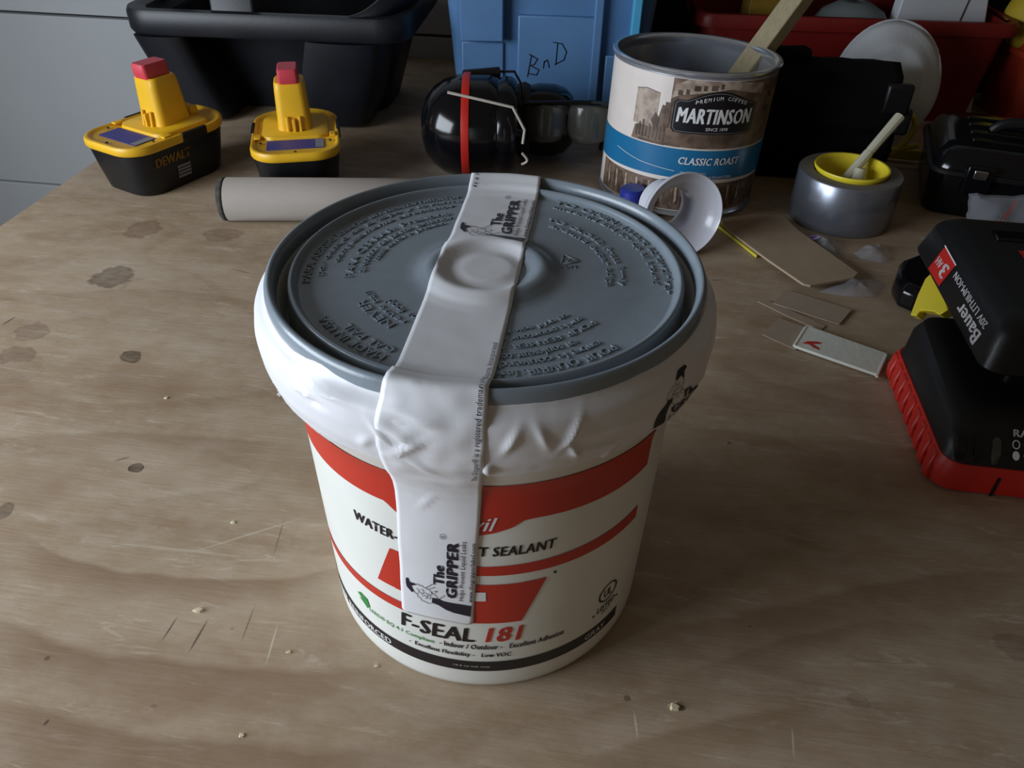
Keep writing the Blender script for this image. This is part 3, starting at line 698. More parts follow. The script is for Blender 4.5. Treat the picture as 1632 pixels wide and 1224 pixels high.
# ------------------------------------------------------------------ blue storage bin
bb = empty('blue_bin', (.048, .745, 0), (0, 0, rad(-2))); tag(bb, 'blue plastic storage bin with handwritten letters on its ribbed front', 'bin')
g = G(); g.loft([rrect(.205, .15, .012, 0), rrect(.210, .155, .014, .003), rrect(.250, .175, .016, .24), rrect(.246, .171, .015, .24), rrect(.206, .150, .012, .008)])
g.build('tub', M['blue_bin'], bb, smooth=40)
G().loft([rrect(.262, .188, .018, .215), rrect(.272, .198, .02, .218), rrect(.272, .198, .02, .240), rrect(.262, .188, .018, .243), rrect(.246, .171, .015, .243)], False, False).build('rim', M['blue_bin'], bb, smooth=40)
def fy(z): return -(.155 + (.175 - .155) * z / .24) / 2
def fpanel(name, x0, x1, z0, z1, t, m):
    g = G(); g.loft([[Vector((x0, fy(z0) + .004, z0)), Vector((x1, fy(z0) + .004, z0)), Vector((x1, fy(z1) + .004, z1)), Vector((x0, fy(z1) + .004, z1))], [Vector((x0, fy(z0) - t, z0)), Vector((x1, fy(z0) - t, z0)), Vector((x1, fy(z1) - t, z1)), Vector((x0, fy(z1) - t, z1))]])
    return g.build(name, m, bb, bevel=.0015)
fpanel('front_panel', -.036, .058, .004, .128, .006, M['blue_bin'])
fpanel('front_panel', -.100, -.052, .004, .098, .003, M['blue_bin'])
fpanel('front_panel', -.100, -.052, .101, .21, .014, M['blue_bin'])
fpanel('rib', .048, .058, .004, .21, .010, M['blue_bin'])
fpanel('front_panel', .064, .104, .004, .088, .006, M['blue_bin'])
fpanel('rib', .089, .099, .09, .21, .014, M['cyan_plastic'])
d = Dec()
for ln in ([(-.024, .062), (-.020, .086)], [(-.0225, .087), (-.013, .082), (-.0165, .076), (-.0205, .0745)], [(-.0205, .0745), (-.011, .070), (-.0135, .064), (-.0225, .0655)],
           [(-.006, .072), (-.0052, .080)], [(-.0058, .078), (-.002, .0815), (-.0005, .078), (.0005, .073)], [(.008, .077), (.009, .100)], [(.004, .101), (.014, .0995), (.0195, .091), (.017, .082), (.007, .0765)]):
    d.stroke(ln, .0011)
d.build('handwriting', M['black_print'], bb, lambda x, y, z=0: Vector((x, fy(y) - .0064, y)), .02)

# ------------------------------------------------------------------ ear muffs
em = empty('ear_muffs', (-.034, .512, 0)); tag(em, 'black ear muffs with red stripe and wire headband behind the bucket', 'ear muffs')
cz = .0545
cup = G().lathe([(0, -.052), (.014, -.0515), (.028, -.047), (.038, -.039), (.0455, -.028), (.0490, -.016), (.0500, -.010), (.0500, .016), (.048, .024), (.046, .026)], 64, 'X', (0, 0, cz)).build('ear_cup', M['black_gloss'], em, smooth=50)
G().lathe([(.0495, -.0098), (.0515, -.0092), (.0520, -.006), (.0515, -.0022), (.0495, -.0016)], 64, 'X', (0, 0, cz)).build('red_stripe', M['red_plastic'], cup, smooth=50)
G().lathe([(.034, .024), (.046, .024), (.0485, .030), (.0485, .038), (.044, .044), (.034, .044)], 64, 'X', (0, 0, cz)).build('ear_cushion', M['black_gloss'], em, smooth=50)
c2 = Vector((.068, .066, .040))
G().lathe([(0, .040), (.014, .0395), (.026, .036), (.034, .028), (.0375, .016), (.038, 0), (.036, -.010)], 48, 'X', c2).build('ear_cup', M['black_gloss'], em, smooth=50)
G().lathe([(.024, -.010), (.036, -.010), (.039, -.016), (.036, -.026), (.024, -.026)], 48, 'X', c2).build('ear_cushion', M['foam_grey'], em, smooth=50)
W0 = Vector(em.location)
wp = [PY(x, y, .455) - W0 for x, y in ((713, 147), (770, 160), (817, 171), (836, 207), (833, 229))]
G().tube(wp, .0013, 8).build('headband_wire', M['wire'], em)
wp = smooth_path([PY(x, y, .455) - W0 for x, y in ((832, 244), (840, 254), (838, 259), (831, 262))], 4)
G().tube(wp, .0012, 8).build('headband_wire', M['wire'], em)
wp = [PY(x, y, .535) - W0 for x, y in ((795, 114), (820, 114), (832, 136), (834, 158), (838, 190))]
G().tube(wp, .0013, 8).build('headband_wire', M['black_plastic'], em)
p0, p1 = PY(738, 120, .525) - W0, PY(796, 115, .535) - W0
G().tube([p0, p0 * .97 + p1 * .03, p1], [.004, .0052, .0052], 12).build('headband_pad', M['black_plastic'], em)
G().tube([PY(800, 205, .49) - W0, PY(830, 216, .49) - W0], .006, 12).build('pivot', M['black_gloss'], em)

# ------------------------------------------------------------------ safety glasses behind the muffs
sg_ = empty('safety_glasses', (.084, .545, .0)); tag(sg_, 'smoky safety glasses lens resting behind the ear muffs beside the coffee can', 'glasses')
def lens(cx, wdt, zb, zt):
    g = G(); n = 12; lo = []
    for k in range(7):
        z = zb + (zt - zb) * k / 6; row = []
        for i in range(n + 1):
            u = -1 + 2 * i / n; ww = wdt / 2 * (1 - .25 * abs((k / 6 - .5) * 2) ** 3); row.append(Vector((cx + ww * u, -.034 + .010 * u * u + (z - zb) * .15, z)))
        lo += row
    g.add(lo, [(k * (n + 1) + i, k * (n + 1) + i + 1, (k + 1) * (n + 1) + i + 1, (k + 1) * (n + 1) + i) for k in range(6) for i in range(n)]); return g
lens(.0, .042, .040, .078).build('lens', M['smoke_lens'], sg_, smooth=60, thick=.0018)
lens(-.046, .042, .040, .078).build('lens', M['smoke_lens'], sg_, smooth=60, thick=.0018)
G().tube(smooth_path([(-.068, -.026, .076), (-.024, -.030, .0795), (.0, -.031, .080), (.022, -.026, .077)], 4), .0025, 8).build('frame', M['black_gloss'], sg_)
for x in (-.068, .022): G().tube([(x, -.026, .076), (x, .02, .06), (x, .05, .003)], .0025, 8).build('temple', M['black_gloss'], sg_)

# ------------------------------------------------------------------ coffee can and stick
nv = Vector((.030, .030, 1)).normalized()
can = empty('coffee_can', (.174, .4926, .0034)); can.rotation_euler = Vector((0, 0, 1)).rotation_difference(nv).to_euler()
tag(can, 'open tin coffee can with blue-banded label and wooden stick in it', 'can')
CR, CH = .0765, .132
G().lathe([(0, .004), (.072, .004), (.0745, .0), (.0775, .0005), (.078, .002), (.0772, .0035), (CR - .0008, .0045), (CR - .0008, .127), (.0775, .1285), (.0788, .1300), (.0790, .1316), (.0780, .1328), (.0760, .1328), (.0735, .1318), (.0722, .1300), (.0724, .1275), (.0745, .125), (CR - .0016, .122), (CR - .0016, .008), (0, .0075)], 96).build('tin_body', M['tin'], can, smooth=40)
lab = G().lathe([(CR, .0055), (CR, .126)], 96).build('label', mat('label_cream', '#ded4ce', 0.35, var=.03), can, smooth=60)
def cmap(off):
    def f(x, y, z=0):
        t = rad(x * 1000); r = CR + off; return Vector((r * sin(t), -r * cos(t), y))
    return f
M['sepia'] = mat('sepia', '#7d685a', 0.4, col2='#56463a', vscale=70)
M['sepia_light'] = mat('sepia_light', '#b5a698', 0.4, col2='#8e7c6e', vscale=120)
M['sepia_dark'] = mat('sepia_dark', '#4a3a30', 0.4, col2='#6a564a', vscale=90)
M['label_blue'] = mat('label_blue', '#1f6d9c', 0.3, var=.04)
cm = [cmap(.00015 + .0002 * i) for i in range(5)]
# sepia street view
d = Dec(); band(d, -24, 100, .1255, .066, 40); d.poly([(deg(-24), .066), (deg(-24), .1255), (deg(-15), .1255)]); d.poly([(deg(-50), .0655), (deg(-24), .0655), (deg(-24), .100), (deg(-29), .101), (deg(-31), .088), (deg(-36), .086), (deg(-48), .078)]); d.build('label_picture', M['sepia'], lab, cm[0], .006)
d = Dec(); d.poly([(deg(-24), .108), (deg(-22), .1205), (deg(-14), .1255), (deg(20), .1255), (deg(42), .1225), (deg(42), .113), (deg(15), .119), (deg(-18), .112)])
d.build('label_picture', M['sepia_light'], lab, cm[1], .006)
d = Dec(); d.poly([(deg(-50), .080), (deg(-49.5), .1105), (deg(-42), .1125), (deg(-32), .1105), (deg(-32), .080)])
d.build('label_picture', M['sepia_light'], lab, cm[1], .006)
d = Dec()
for q in range(9): d.rect(deg(-47 + q * 2.6), .069 + .001 * (q % 2), deg(-45.6 + q * 2.6), .079 + .003 * (q % 3))
for a_, z_, w_ in ((-20, .1115, 3), (-15, .113, 2.2), (-10, .1165, 4), (-4, .117, 2.4), (1, .1175, 4), (7, .119, 2), (46, .114, 3), (52, .108, 4), (50, .095, 6), (58, .118, 5)): d.rect(deg(a_), z_, deg(a_ + w_), z_ + .0045)
d.poly([(deg(-33), .080), (deg(-36), .086), (deg(-33), .0935), (deg(-30), .088), (deg(-31), .080)])
d.stroke([(deg(-49.5), .1105), (deg(-42), .1125), (deg(-32), .1105)], .0006); d.rect(deg(-44), .0660, deg(-14), .0680)
d.build('label_picture', M['sepia_dark'], lab, cm[2], .005)['kind'] = 'stuff'
d = Dec(); d.rect(deg(-27), .082, deg(-23), .104)
d.build('label_picture', M['sepia_dark'], lab, cm[2], .005)['kind'] = 'stuff'
d = Dec(); band(d, -100, 100, .0645, lambda x: .0345 + .003 * cos(rad(x + 5)) - .0, 60); d.build('blue_band', M['label_blue'], lab, cm[1])
d = Dec(); band(d, -80, 100, .0335, .006, 60); d.build('label_picture', M['sepia'], lab, cm[0], .006)
d = Dec()
for q in range(26):
    a_ = -74 + q * 5.6; d.rect(deg(a_), .008 + .002 * (q % 3), deg(a_ + 2.2 + (q % 4) * .5), .020 + .0035 * (q % 4))
d.build('label_picture', M['sepia_dark'], lab, cm[1], .006)['kind'] = 'stuff'
d = Dec()
for q in range(12):
    a_ = -70 + q * 9.7; d.poly([(deg(a_), .030), (deg(a_ + 1.5), .031), (deg(a_ + 2.5), .016), (deg(a_ + .8), .012)])
d.build('label_picture', M['sepia_light'], lab, cm[2], .006)['kind'] = 'stuff'
# badge
bx0, bx1 = -21.5, 37.5
edge = [(bx0, .0825), (bx0 + 2, .0795), (bx1 - 2, .0790), (bx1, .0820)]
top = [(bx1, .1055), (bx1 - 3, .1075), (bx1 - 8, .1082)] + [(bx1 - 8 - (bx1 - bx0 - 16) * i / 12.0, .1082 + .0088 * sin(pi * i / 12.0)) for i in range(1, 12)] + [(bx0 + 8, .1082), (bx0 + 2, .1080), (bx0, .1058)]
d = Dec(); d.poly([(deg(a), z) for a, z in edge + top]); d.build('badge', M['black_print'], lab, cm[2], .004)
d = Dec(); full = [(deg(a), z) for a, z in edge + top]; mx = (deg((bx0 + bx1) / 2), .0955); inn = [(mx[0] + (x - mx[0]) * .955, mx[1] + (y - mx[1]) * .92) for x, y in full]
d.stroke(inn + inn[:1], .0004); d.build('badge_line', M['grey_print'], lab, cm[3], .004)
d = Dec(); d.text('MARTINSON', deg(-18.6), .0885, deg(53), .0135, bold=.06, shear=.1)
d.build('label_lettering', M['white_print'], lab, cm[4], .003); d = Dec()
tx = 'PREMIUM COFFEE'
for i, ch in enumerate(tx):
    if ch == ' ': continue
    u = i / (len(tx) - 1); d.text(ch, deg(-7.6 + 34 * u) + (deg(.7) if ch == 'I' else 0), .1055 + .0042 * sin(pi * u), deg(.5 if ch == 'I' else 1.9), .0032, rot=0)
d.build('label_lettering', M['white_print'], lab, cm[4], .003)
d = Dec(); d.text('SINCE 1898', deg(1.8), .0828, deg(15.5), .0028); d.build('label_lettering', M['white_print'], lab, cm[4], .003)
d = Dec(); d.text('CLASSIC ROAST', deg(-12.4), .0510, deg(44.6), .0068, bold=.04, shear=.15)
d.build('label_lettering', M['white_print'], lab, cm[4], .003)
d = Dec(); d.text('100% Pure Roast Ground Coffee', deg(-4), .0385, deg(32), .0026); d.build('label_lettering', M['white_print'], lab, cm[4], .003)
d = Dec(); d.stroke([(deg(-62), .0520), (deg(-40), .0470), (deg(-14), .0440)], .0004); d.build('label_line', M['white_print'], lab, cm[4], .003)
d = Dec(); d.stroke([(deg(-10), .0438), (deg(8), .0436)], .0003)
d.build('label_lettering', M['white_print'], lab, cm[4], .003)

stick = empty('wooden_stick', (.205, .4926, .012)); tag(stick, 'squared wooden stick leaning in the coffee can', 'stick')
q0 = Vector((-.028, .030, 0)) ; tipw = PY(1300, -40, .545) - Vector(stick.location); dirv = (tipw - q0).normalized()
qr = Vector((0, 0, 1)).rotation_difference(dirv).to_matrix() @ Matrix.Rotation(rad(35), 3, 'Z')
g = G(); g.loft([[q0 + qr @ Vector((x, y, z)) for x, y in ((-.008, -.0105), (.008, -.0105), (.008, .0105), (-.008, .0105))] for z in (0.0, .1, .30)]); g.build('stick_shaft', M['wood_stick'], stick, bevel=.001)

# ------------------------------------------------------------------ white tape roll leaning on the can
tr = empty('white_ring', PZ(1075, 410, 0) + Vector((0, .012, 0))); tag(tr, 'glossy white plastic ring standing on edge between bucket and coffee can', 'ring')
RO, RI, TH_ = .0370, .0222, .024
M['roll_white'] = mat('roll_white', '#cfd1dc', 0.2)
ml_ = Matrix.Translation((0, 0, RO * .99)) @ Matrix.Rotation(rad(18), 4, 'Z') @ Matrix.Rotation(rad(-9), 4, 'X')
pf = [(RO, -.010), (RO + .0008, -.0095), (RO + .0008, -.0075), (RO - .001, -.003), (RO - .006, .003), (RI + .004, .008), (RI, .009), (RI - .0008, .0084), (RI - .0008, .0072), (RI + .003, .0062), (RO - .007, .0015), (RO - .0022, -.004), (RO - .0008, -.009)]
o = G().lathe(pf, 80, 'Y', (-.0, 0, 0), True).build('ring_bowl', M['roll_white'], tr, smooth=40); o.matrix_local = ml_
o = G().lathe([(RI, .0080), (RI, .034), (RI - .0014, .034), (RI - .0014, .0080)], 72, 'Y', (0, 0, 0), True).build('ring_hub', M['roll_white'], tr, smooth=40); o.matrix_local = ml_
bs = empty('blue_plastic_piece', PZ(1004, 352, 0)); tag(bs, 'small dark blue plastic piece between the bucket rim and coffee can', 'plastic piece')
M['blue_cap'] = mat('blue_cap', '#25338f', .35)
G().lathe([(0, .034), (.010, .034), (.012, .032), (.014, 0), (.0125, 0), (.0105, .030), (0, .031)], 32).build('cap_shell', M['blue_cap'], bs, smooth=40)
G().lathe([(.0138, .0), (.0155, .0), (.0155, .004), (.0138, .005)], 32).build('cap_flange', M['blue_cap'], bs, smooth=40)

# ------------------------------------------------------------------ duct tape roll with yellow cup and brush
dt = empty('duct_tape_roll', (.327, .436, 0)); tag(dt, 'roll of silver duct tape lying flat to the right of the coffee can', 'tape roll')
DR, DH = .0475, .0475
G().lathe([(.0345, .0005), (DR - .0008, .0005), (DR, .0015), (DR, DH - .0012), (DR - .001, DH)], 96).build('tape_winding', M['duct_silver'], dt, smooth=40)
G().lathe([(DR - .001, DH), (.0345, DH)] , 96).build('tape_edge', M['duct_side'], dt, smooth=40)
G().lathe([(.0345, .0), (.0345, DH - .001), (.0332, DH - .001), (.0332, 0)], 64).build('core', M['cardboard'], dt, smooth=40)
yc = empty('yellow_cup', (.327, .436, .0)); tag(yc, 'yellow plastic cup nested inside the duct tape roll', 'cup')
G().lathe([(0, .004), (.024, .004), (.026, .006), (.0305, .046), (.0318, .0505), (.0328, .0515), (.0330, .0500), (.0322, .0485), (.0275, .005), (.025, .0022), (0, .0022)], 64).build('cup_wall', M['yellow_bright'], yc, smooth=50)
G().lathe([(.0306, .0488), (.0322, .0520), (.0338, .0522), (.0343, .0508), (.0338, .0492)], 64).build('cup_lip', M['yellow_bright'], yc, smooth=50)
br = empty('cotton_swab_brush', (.327, .436, .006)); tag(br, 'pale plastic stick brush leaning out of the yellow cup', 'brush')
M['bone'] = mat('bone', '#c5c2ac', .55, var=.06)
W1 = Vector(br.location); pa = PY(1344, 290, .437) - W1; pb = PY(1434, 186, .475) - W1; pm = pa.lerp(pb, .45)
G().tube([pa - (pb - pa) * .25, pm], [.0052, .0046], 10).build('handle_end', M['bone'], br)
G().tube([pm, pm.lerp(pb, .08), pb, pb.lerp(pm, -.02)], [.0040, .0044, .0052, .0035], 10).build('shaft', M['bone'], br)
pc = PY(1372, 268, .440) - W1; pd = PY(1362, 296, .437) - W1
G().tube([pc, pd, pd + (pd - pc) * .3], [.0050, .0095, .0100], 12).build('bristle_head', M['bone'], br)

# ------------------------------------------------------------------ black pouch, dust mask
po = empty('black_pouch', (.325, .560, 0), (0, 0, rad(-6))); tag(po, 'black fabric tool pouch with buckles behind the duct tape roll', 'pouch')
g = G(); lo = []
for z, w, dd in ((0, .146, .060), (.003, .154, .068), (.03, .160, .074), (.07, .158, .068), (.095, .150, .052), (.106, .142, .034), (.108, .13, .02)):
    lo.append([p + Vector((.003 * noise.noise(p * 40), .004 * noise.noise(p * 30 + Vector((3, 0, 0))), 0)) for p in rrect(w, dd, min(.016, dd * .3), z, 5)])
g.loft(lo); g.build('bag', M['black_fabric'], po, smooth=50)
g = G(); n = 14; vv = []
for j, (y, z) in enumerate(((.026, .107), (.0, .112), (-.026, .106), (-.038, .088), (-.0405, .066), (-.040, .058))):
    for i in range(n + 1):
        u = -1 + 2 * i / n; vv.append(Vector((u * .074 * (1 - .03 * j), y - .002 * noise.noise(Vector((u * 3, j, 1))), z + .003 * noise.noise(Vector((u * 2.5, j * .6, 5))))))
g.add(vv, [(j * (n + 1) + i, j * (n + 1) + i + 1, (j + 1) * (n + 1) + i + 1, (j + 1) * (n + 1) + i) for j in range(5) for i in range(n)]); g.build('flap', M['black_fabric'], po, smooth=60, thick=.003)
G().box((.066, -.038, .090), (.026, .010, .030)).build('buckle', M['black_plastic'], po, bevel=.003)
G().box((.080, -.030, .066), (.014, .012, .026)).build('buckle', M['black_plastic'], po, bevel=.003)
G().box((-.040, .0, .117), (.045, .02, .016), rz=.2).build('strap', M['black_fabric'], po, bevel=.005)
mk = empty('dust_mask', (.428, .645, 0), (0, 0, rad(-14))); tag(mk, 'white dust mask with yellow elastic leaning behind the black pouch', 'mask')
g = G(); na, nr = 40, 12; vv = []
for j in range(nr + 1):
    r = j / nr
    for i in range(na):
        a = 2 * pi * i / na; x = .056 * r * cos(a); z = .068 * r * sin(a) * (1.0 if sin(a) > 0 else .92)
        y = -.030 * (1 - r ** 2.2) + (-.004 if abs(r - .62) < .06 else 0) + .0012 * sin(6 * a) * r
        vv.append(Vector((x, y, z)))
g.add(vv, [(j * na + i, j * na + (i + 1) % na, (j + 1) * na + (i + 1) % na, (j + 1) * na + i) for j in range(1, nr) for i in range(na)] + [(na + i, na + (i + 1) % na, 0) for i in range(na)])
ml = Matrix.Translation((0, 0, .064)) @ Matrix.Rotation(rad(-14), 4, 'X')
o = g.build('shell', M['mask_white'], mk, smooth=60, thick=.0015); o.matrix_local = ml
g = G(); g.tube([Vector((.0565 * cos(2 * pi * i / 48), .001, .0685 * sin(2 * pi * i / 48) * (1.0 if sin(2 * pi * i / 48) > 0 else .92))) for i in range(49)], .0022, 8, False); o = g.build('seal_edge', M['paper_white'], mk); o.matrix_local = ml
W2 = Vector(mk.location); mi = mk.matrix_basis.to_3x3()
for pts in (((1424, 186), (1450, 182), (1458, 200), (1444, 225), (1420, 246)), ((1420, 240), (1442, 236), (1462, 232))):
    R_ = Matrix.Rotation(rad(14), 3, 'Z')
    G().tube(smooth_path([R_ @ (PY(x, y, .572) - W2) for x, y in pts], 5), .0030, 8).build('elastic', M['elastic'], mk)
o = G().box(R_ @ (PY(1430, 244, .585) - W2), (.05, .006, .012)).build('nose_strip', M['elastic'], mk, bevel=.002)

# ------------------------------------------------------------------ red bin, its contents, things at the right edge
rbn = empty('red_bin', (.412, .782, 0), (0, 0, rad(-3))); tag(rbn, 'dark red plastic bin standing behind the coffee can and dust mask', 'bin')
g = G(); g.loft([rrect(.330, .105, .014, 0), rrect(.335, .110, .015, .003), rrect(.362, .125, .018, .116), rrect(.358, .121, .018, .116), rrect(.328, .103, .014, .006)]); g.build('tub', M['red_bin'], rbn, smooth=40)
G().loft([rrect(.366, .130, .019, .104), rrect(.376, .140, .02, .105), rrect(.378, .142, .02, .116), rrect(.374, .138, .02, .120), rrect(.360, .124, .017, .120)], False, False).build('rim', M['red_bin'], rbn, smooth=40)
def card(name, label, cat, pts, y, th, m, mz=0):
    W_ = PY(*pts[0], y); e = empty(name, W_); tag(e, label, cat)
    q = [PY(*p, y) - W_ for p in pts]; q = [v + Vector((0, v.z * .25 if False else 0, 0)) for v in q]
    g = G(); g.loft([[v for v in q], [v + Vector((.003, th, -.001)) for v in q]]); return e, g
e, g = card('white_carton', 'flat white carton sticking up out of the red bin', 'carton', [(1376, 188), (1547, 190), (1590, -90), (1470, -95)], .758, .028, M['paper_white']); g.build('carton_body', M['paper_white'], e, bevel=.0015)
g = G(); a_ = PY(1522, 50, .7575) - Vector(e.location); b_ = PY(1572, -60, .7575) - Vector(e.location); g.tube([a_, b_], .0007, 6); g.build('carton_seam', M['black_print'], e)
dd_ = empty('grey_tub', PY(1355, 35, .782)); tag(dd_, 'rounded grey plastic tub standing upside down in the red bin', 'tub')
G().lathe([(.050, .008 - dd_.location.z), (.051, -.02), (.048, -.005), (.036, .012), (.018, .022), (0, .024)], 40).build('bowl_shell', mat('grey_bowl', '#6c7678', .6), dd_, smooth=60, thick=.0015)
G().lathe([(.050, .008 - dd_.location.z), (.053, .008 - dd_.location.z), (.053, .012 - dd_.location.z), (.050, .013 - dd_.location.z)], 40, close=True).build('bowl_rim', mat('grey_bowl_rim', '#5c6668', .6), dd_, smooth=60)
ybx = empty('yellow_box', Vector((PY(1225, 20, .785).x, .785, .0065))); tag(ybx, 'yellow printed box just showing above the red bin edge', 'box')
G().box((0, 0, .064), (.06, .04, .128)).build('box_body', mat('mustard', '#8a6d22', .6, var=.15), ybx, bevel=.001)
G().box((0, -.0003, .130), (.061, .041, .006)).build('box_lid', mat('mustard_dark', '#6d551c', .6, var=.15), ybx, bevel=.001)
# orange tub and yellow ball
ot = empty('orange_tub', (.690, .752, 0)); tag(ot, 'orange-red plastic tub cut off by the right edge beside the red bin', 'tub')
G().loft([rrect(.130, 0.090, .02, 0), rrect(.135, 0.095, .02, .003), rrect(.150, 0.110, .024, .112), rrect(.144, 0.104, .022, .112), rrect(.128, 0.088, .02, .006)]).build('tub_body', M['orange_red'], ot, smooth=40)
G().loft([rrect(.152, 0.112, .024, .080), rrect(.156, 0.116, .026, .081), rrect(.156, 0.116, .026, .086), rrect(.152, 0.112, .024, .087)], False, False).build('ridge', M['orange_red'], ot, smooth=40)
yb = empty('yellow_ball', PY(1660, 30, .752)); tag(yb, 'yellow ball-shaped thing above the orange tub at the right edge', 'ball')
g = G(); g.lathe([(.042 * sin(pi * i / 20), -.042 * cos(pi * i / 20)) for i in range(21)], 40); g.build('ball_shell', mat('ball_yellow', '#b9a02a', .6, bump=.3, bscale=120), yb, smooth=60)
G().lathe([(.0416, -.002), (.0426, 0), (.0416, .002)], 40).build('ball_seam', mat('ball_seam', '#8c7820', .6), yb, smooth=60)

# added dark board standing in for the shade behind the bins
db = empty('shade_board', BW(.40, .850, 0), (0, 0, BA)); tag(db, 'added dark board standing in for the shade behind the bins', 'board')
G().box((0, .0730, .30), (.95, .009, .60)).build('shade_sheet', M['gap_and_shade'], db, bevel=.001)
G().box((0, .0670, .58), (.95, .008, .03)).build('shade_rail', M['gap_and_shade'], db, bevel=.001)

# ------------------------------------------------------------------ black case at the right
bc = empty('black_case', (.520, .486, 0), (0, 0, rad(-20))); tag(bc, 'glossy black plastic tool case lying at the right behind the charger', 'case')
G().loft([rrect(.170, .128, .016, 0), rrect(.176, .134, .018, .004), rrect(.182, .140, .02, .040), rrect(.182, .140, .02, .043)]).build('case_base', M['black_gloss'], bc, smooth=40)
G().loft([rrect(.182, .140, .02, .044), rrect(.182, .140, .02, .047), rrect(.172, .126, .02, .060), rrect(.160, .112, .018, .065), rrect(.150, .10, .016, .066)]).build('case_lid', M['black_gloss'], bc, smooth=40)
G().loft([rrect(.188, .146, .021, .0415), rrect(.190, .148, .022, .0425), rrect(.190, .148, .022, .0455), rrect(.188, .146, .021, .0465)]).build('case_flange', M['black_plastic'], bc, smooth=40)
for x in (-.05, .05):
    lt = G().box((x, -.0745, .040), (.024, .006, .030)).build('latch', M['black_gloss'], bc, bevel=.0015)
    G().box((x, -.078, .048), (.012, .003, .008)).build('latch_tab', M['steel'], lt, bevel=.0008)
G().tube(smooth_path([(-.04, .0, .066), (-.03, .0, .074), (0, 0, .077), (.03, 0, .074), (.04, 0, .066)], 5), .0055, 10).build('handle', M['black_plastic'], bc)
for y in (-.035, -.012, .012, .035): G().box((.0, y, .0665), (.12, .006, .003)).build('lid_rib', M['black_gloss'], bc, bevel=.001)

# clear bag with printed card in front of the case
cb = empty('clear_bag', PZ(1610, 402, 0)); tag(cb, 'crumpled clear plastic bag with a red and grey printed card by the black case', 'bag')
W3 = Vector(cb.location)
def bagsheet(x0, x1, z0, z1, dy, m, nm, amp):
    g = G(); n = 14; vv = []
    for j in range(n + 1):
        for i in range(n + 1):
            x = x0 + (x1 - x0) * i / n; k = j / n; z = z0 + (z1 - z0) * k; e_ = 1 - max(abs(2 * i / n - 1), abs(2 * k - 1)) ** 4
            vv.append(Vector((x + .004 * noise.noise(Vector((i * .4, j * .4, 3))), dy + z * .75 + amp * e_ * (1 + noise.noise(Vector((i * .35, j * .35, 0)))), z + .003 * noise.noise(Vector((i * .5, j * .3, 8))))))
    g.add(vv, [(j * (n + 1) + i, j * (n + 1) + i + 1, (j + 1) * (n + 1) + i + 1, (j + 1) * (n + 1) + i) for j in range(n) for i in range(n)])
    return g.build(nm, m, cb, smooth=30)
bagsheet(-.034, .075, .002, .038, .006, M['grey_pack'], 'card_panel', .003)
bagsheet(-.040, .078, .001, .042, -.001, M['clear'], 'bag_film', -.010)
def onbag(x, y, z=0): return Vector((x, .0015 + y * .75, y))
d = Dec(); d.poly([(-.012, .018), (.004, .038), (.006, .036), (-.010, .017)]); d.disc(-.020, .009, .004, .003); d.poly([(.022, .006), (.034, .022), (.055, .022), (.055, .006)]); d.poly([(.016, .044), (.022, .049), (.04, .050), (.04, .045)])
d.build('card_print', M['red_plastic'], cb, onbag, .01)
d = Dec(); 
for q in range(5): d.stroke([(-.022 + q * .003, .010 + q * .001), (-.010 + q * .003, .026 - q * .001)], .0012)
d.build('card_print', M['black_print'], cb, onbag, .01)

# ------------------------------------------------------------------ charger with its battery pack
CA = rad(-8.0); chx = Vector((cos(CA), sin(CA), 0)); chy = Vector((-sin(CA), cos(CA), 0))
C0 = Vector((.2646, .0594, 0))
ch = empty('battery_charger', C0, (0, 0, CA)); tag(ch, 'black battery charger with red ribbed skirt at the right edge of the bench', 'charger')
CW, CL = .118, .130
def cl(ix, iy, z, r=.010, w=CW, l=CL): return rrect(w - 2 * ix, l - 2 * iy, r, z, 5, CW / 2, CL / 2)
G().loft([cl(.002, .002, 0, .012), cl(0, 0, .002, .012), cl(0, 0, .014, .012), cl(.0025, .0025, .020, .012)]).build('skirt', M['red_plastic'], ch, smooth=40)
M['red_dark'] = M['red_plastic']
for i in range(9):
    y = .012 + i * .0125
    G().loft([[Vector((-.0022, y - .005, .002)), Vector((-.0022, y + .004, .002)), Vector((.003, y + .004, .002)), Vector((.003, y - .005, .002))],
              [Vector((-.0026, y - .0035, .010)), Vector((-.0026, y + .0055, .010)), Vector((.003, y + .0055, .010)), Vector((.003, y - .0035, .010))],
              [Vector((.0005, y + .000, .0185)), Vector((.0005, y + .0085, .0185)), Vector((.003, y + .0085, .0185)), Vector((.003, y + .000, .0185))]]).build('skirt_rib', M['red_plastic'], ch, bevel=.0012)
G().box((.034, -.0002, .008), (.0016, .0012, .014)).build('skirt_notch', M['black_plastic'], ch)
g = G(); g.loft([cl(.003, .003, .019, .012), cl(.004, .004, .024, .012), [v + Vector((0, .008 if v.y > .06 else 0, .006 if v.y > .06 else 0)) for v in cl(.006, .010, .032, .012)], [v + Vector((0, .014 if v.y > .06 else 0, .010 if v.y > .06 else 0)) for v in cl(.010, .018, .036, .012)]]); g.build('housing', M['black_plastic'], ch, smooth=40)
for x in (.010, .0195, .0295):
    G().loft([[v + Vector((0, 0, (v.y - .003) * .85)) for v in rrect(.0055, .010, .002, .0215, 3, x, .0085)], [v + Vector((0, 0, (v.y - .003) * .85)) for v in rrect(.0045, .009, .002, .0265, 3, x, .0085)]]).build('led_window', M['black_gloss'] if x < .02 else M['smoke_lens'], ch)
def onch(x, y, z=0): return Vector((x, .0042 + (y) * .72, .0246 + y * .80))
d = Dec(); d.text('RAPID CHARGER', .0385, .0135, .052, .0042, bold=.05); d.text('BATTERY CHARGING', .0445, .0085, .04, .0018); d.text('BATTERY CHARGED', .0445, .0025, .04, .0018)
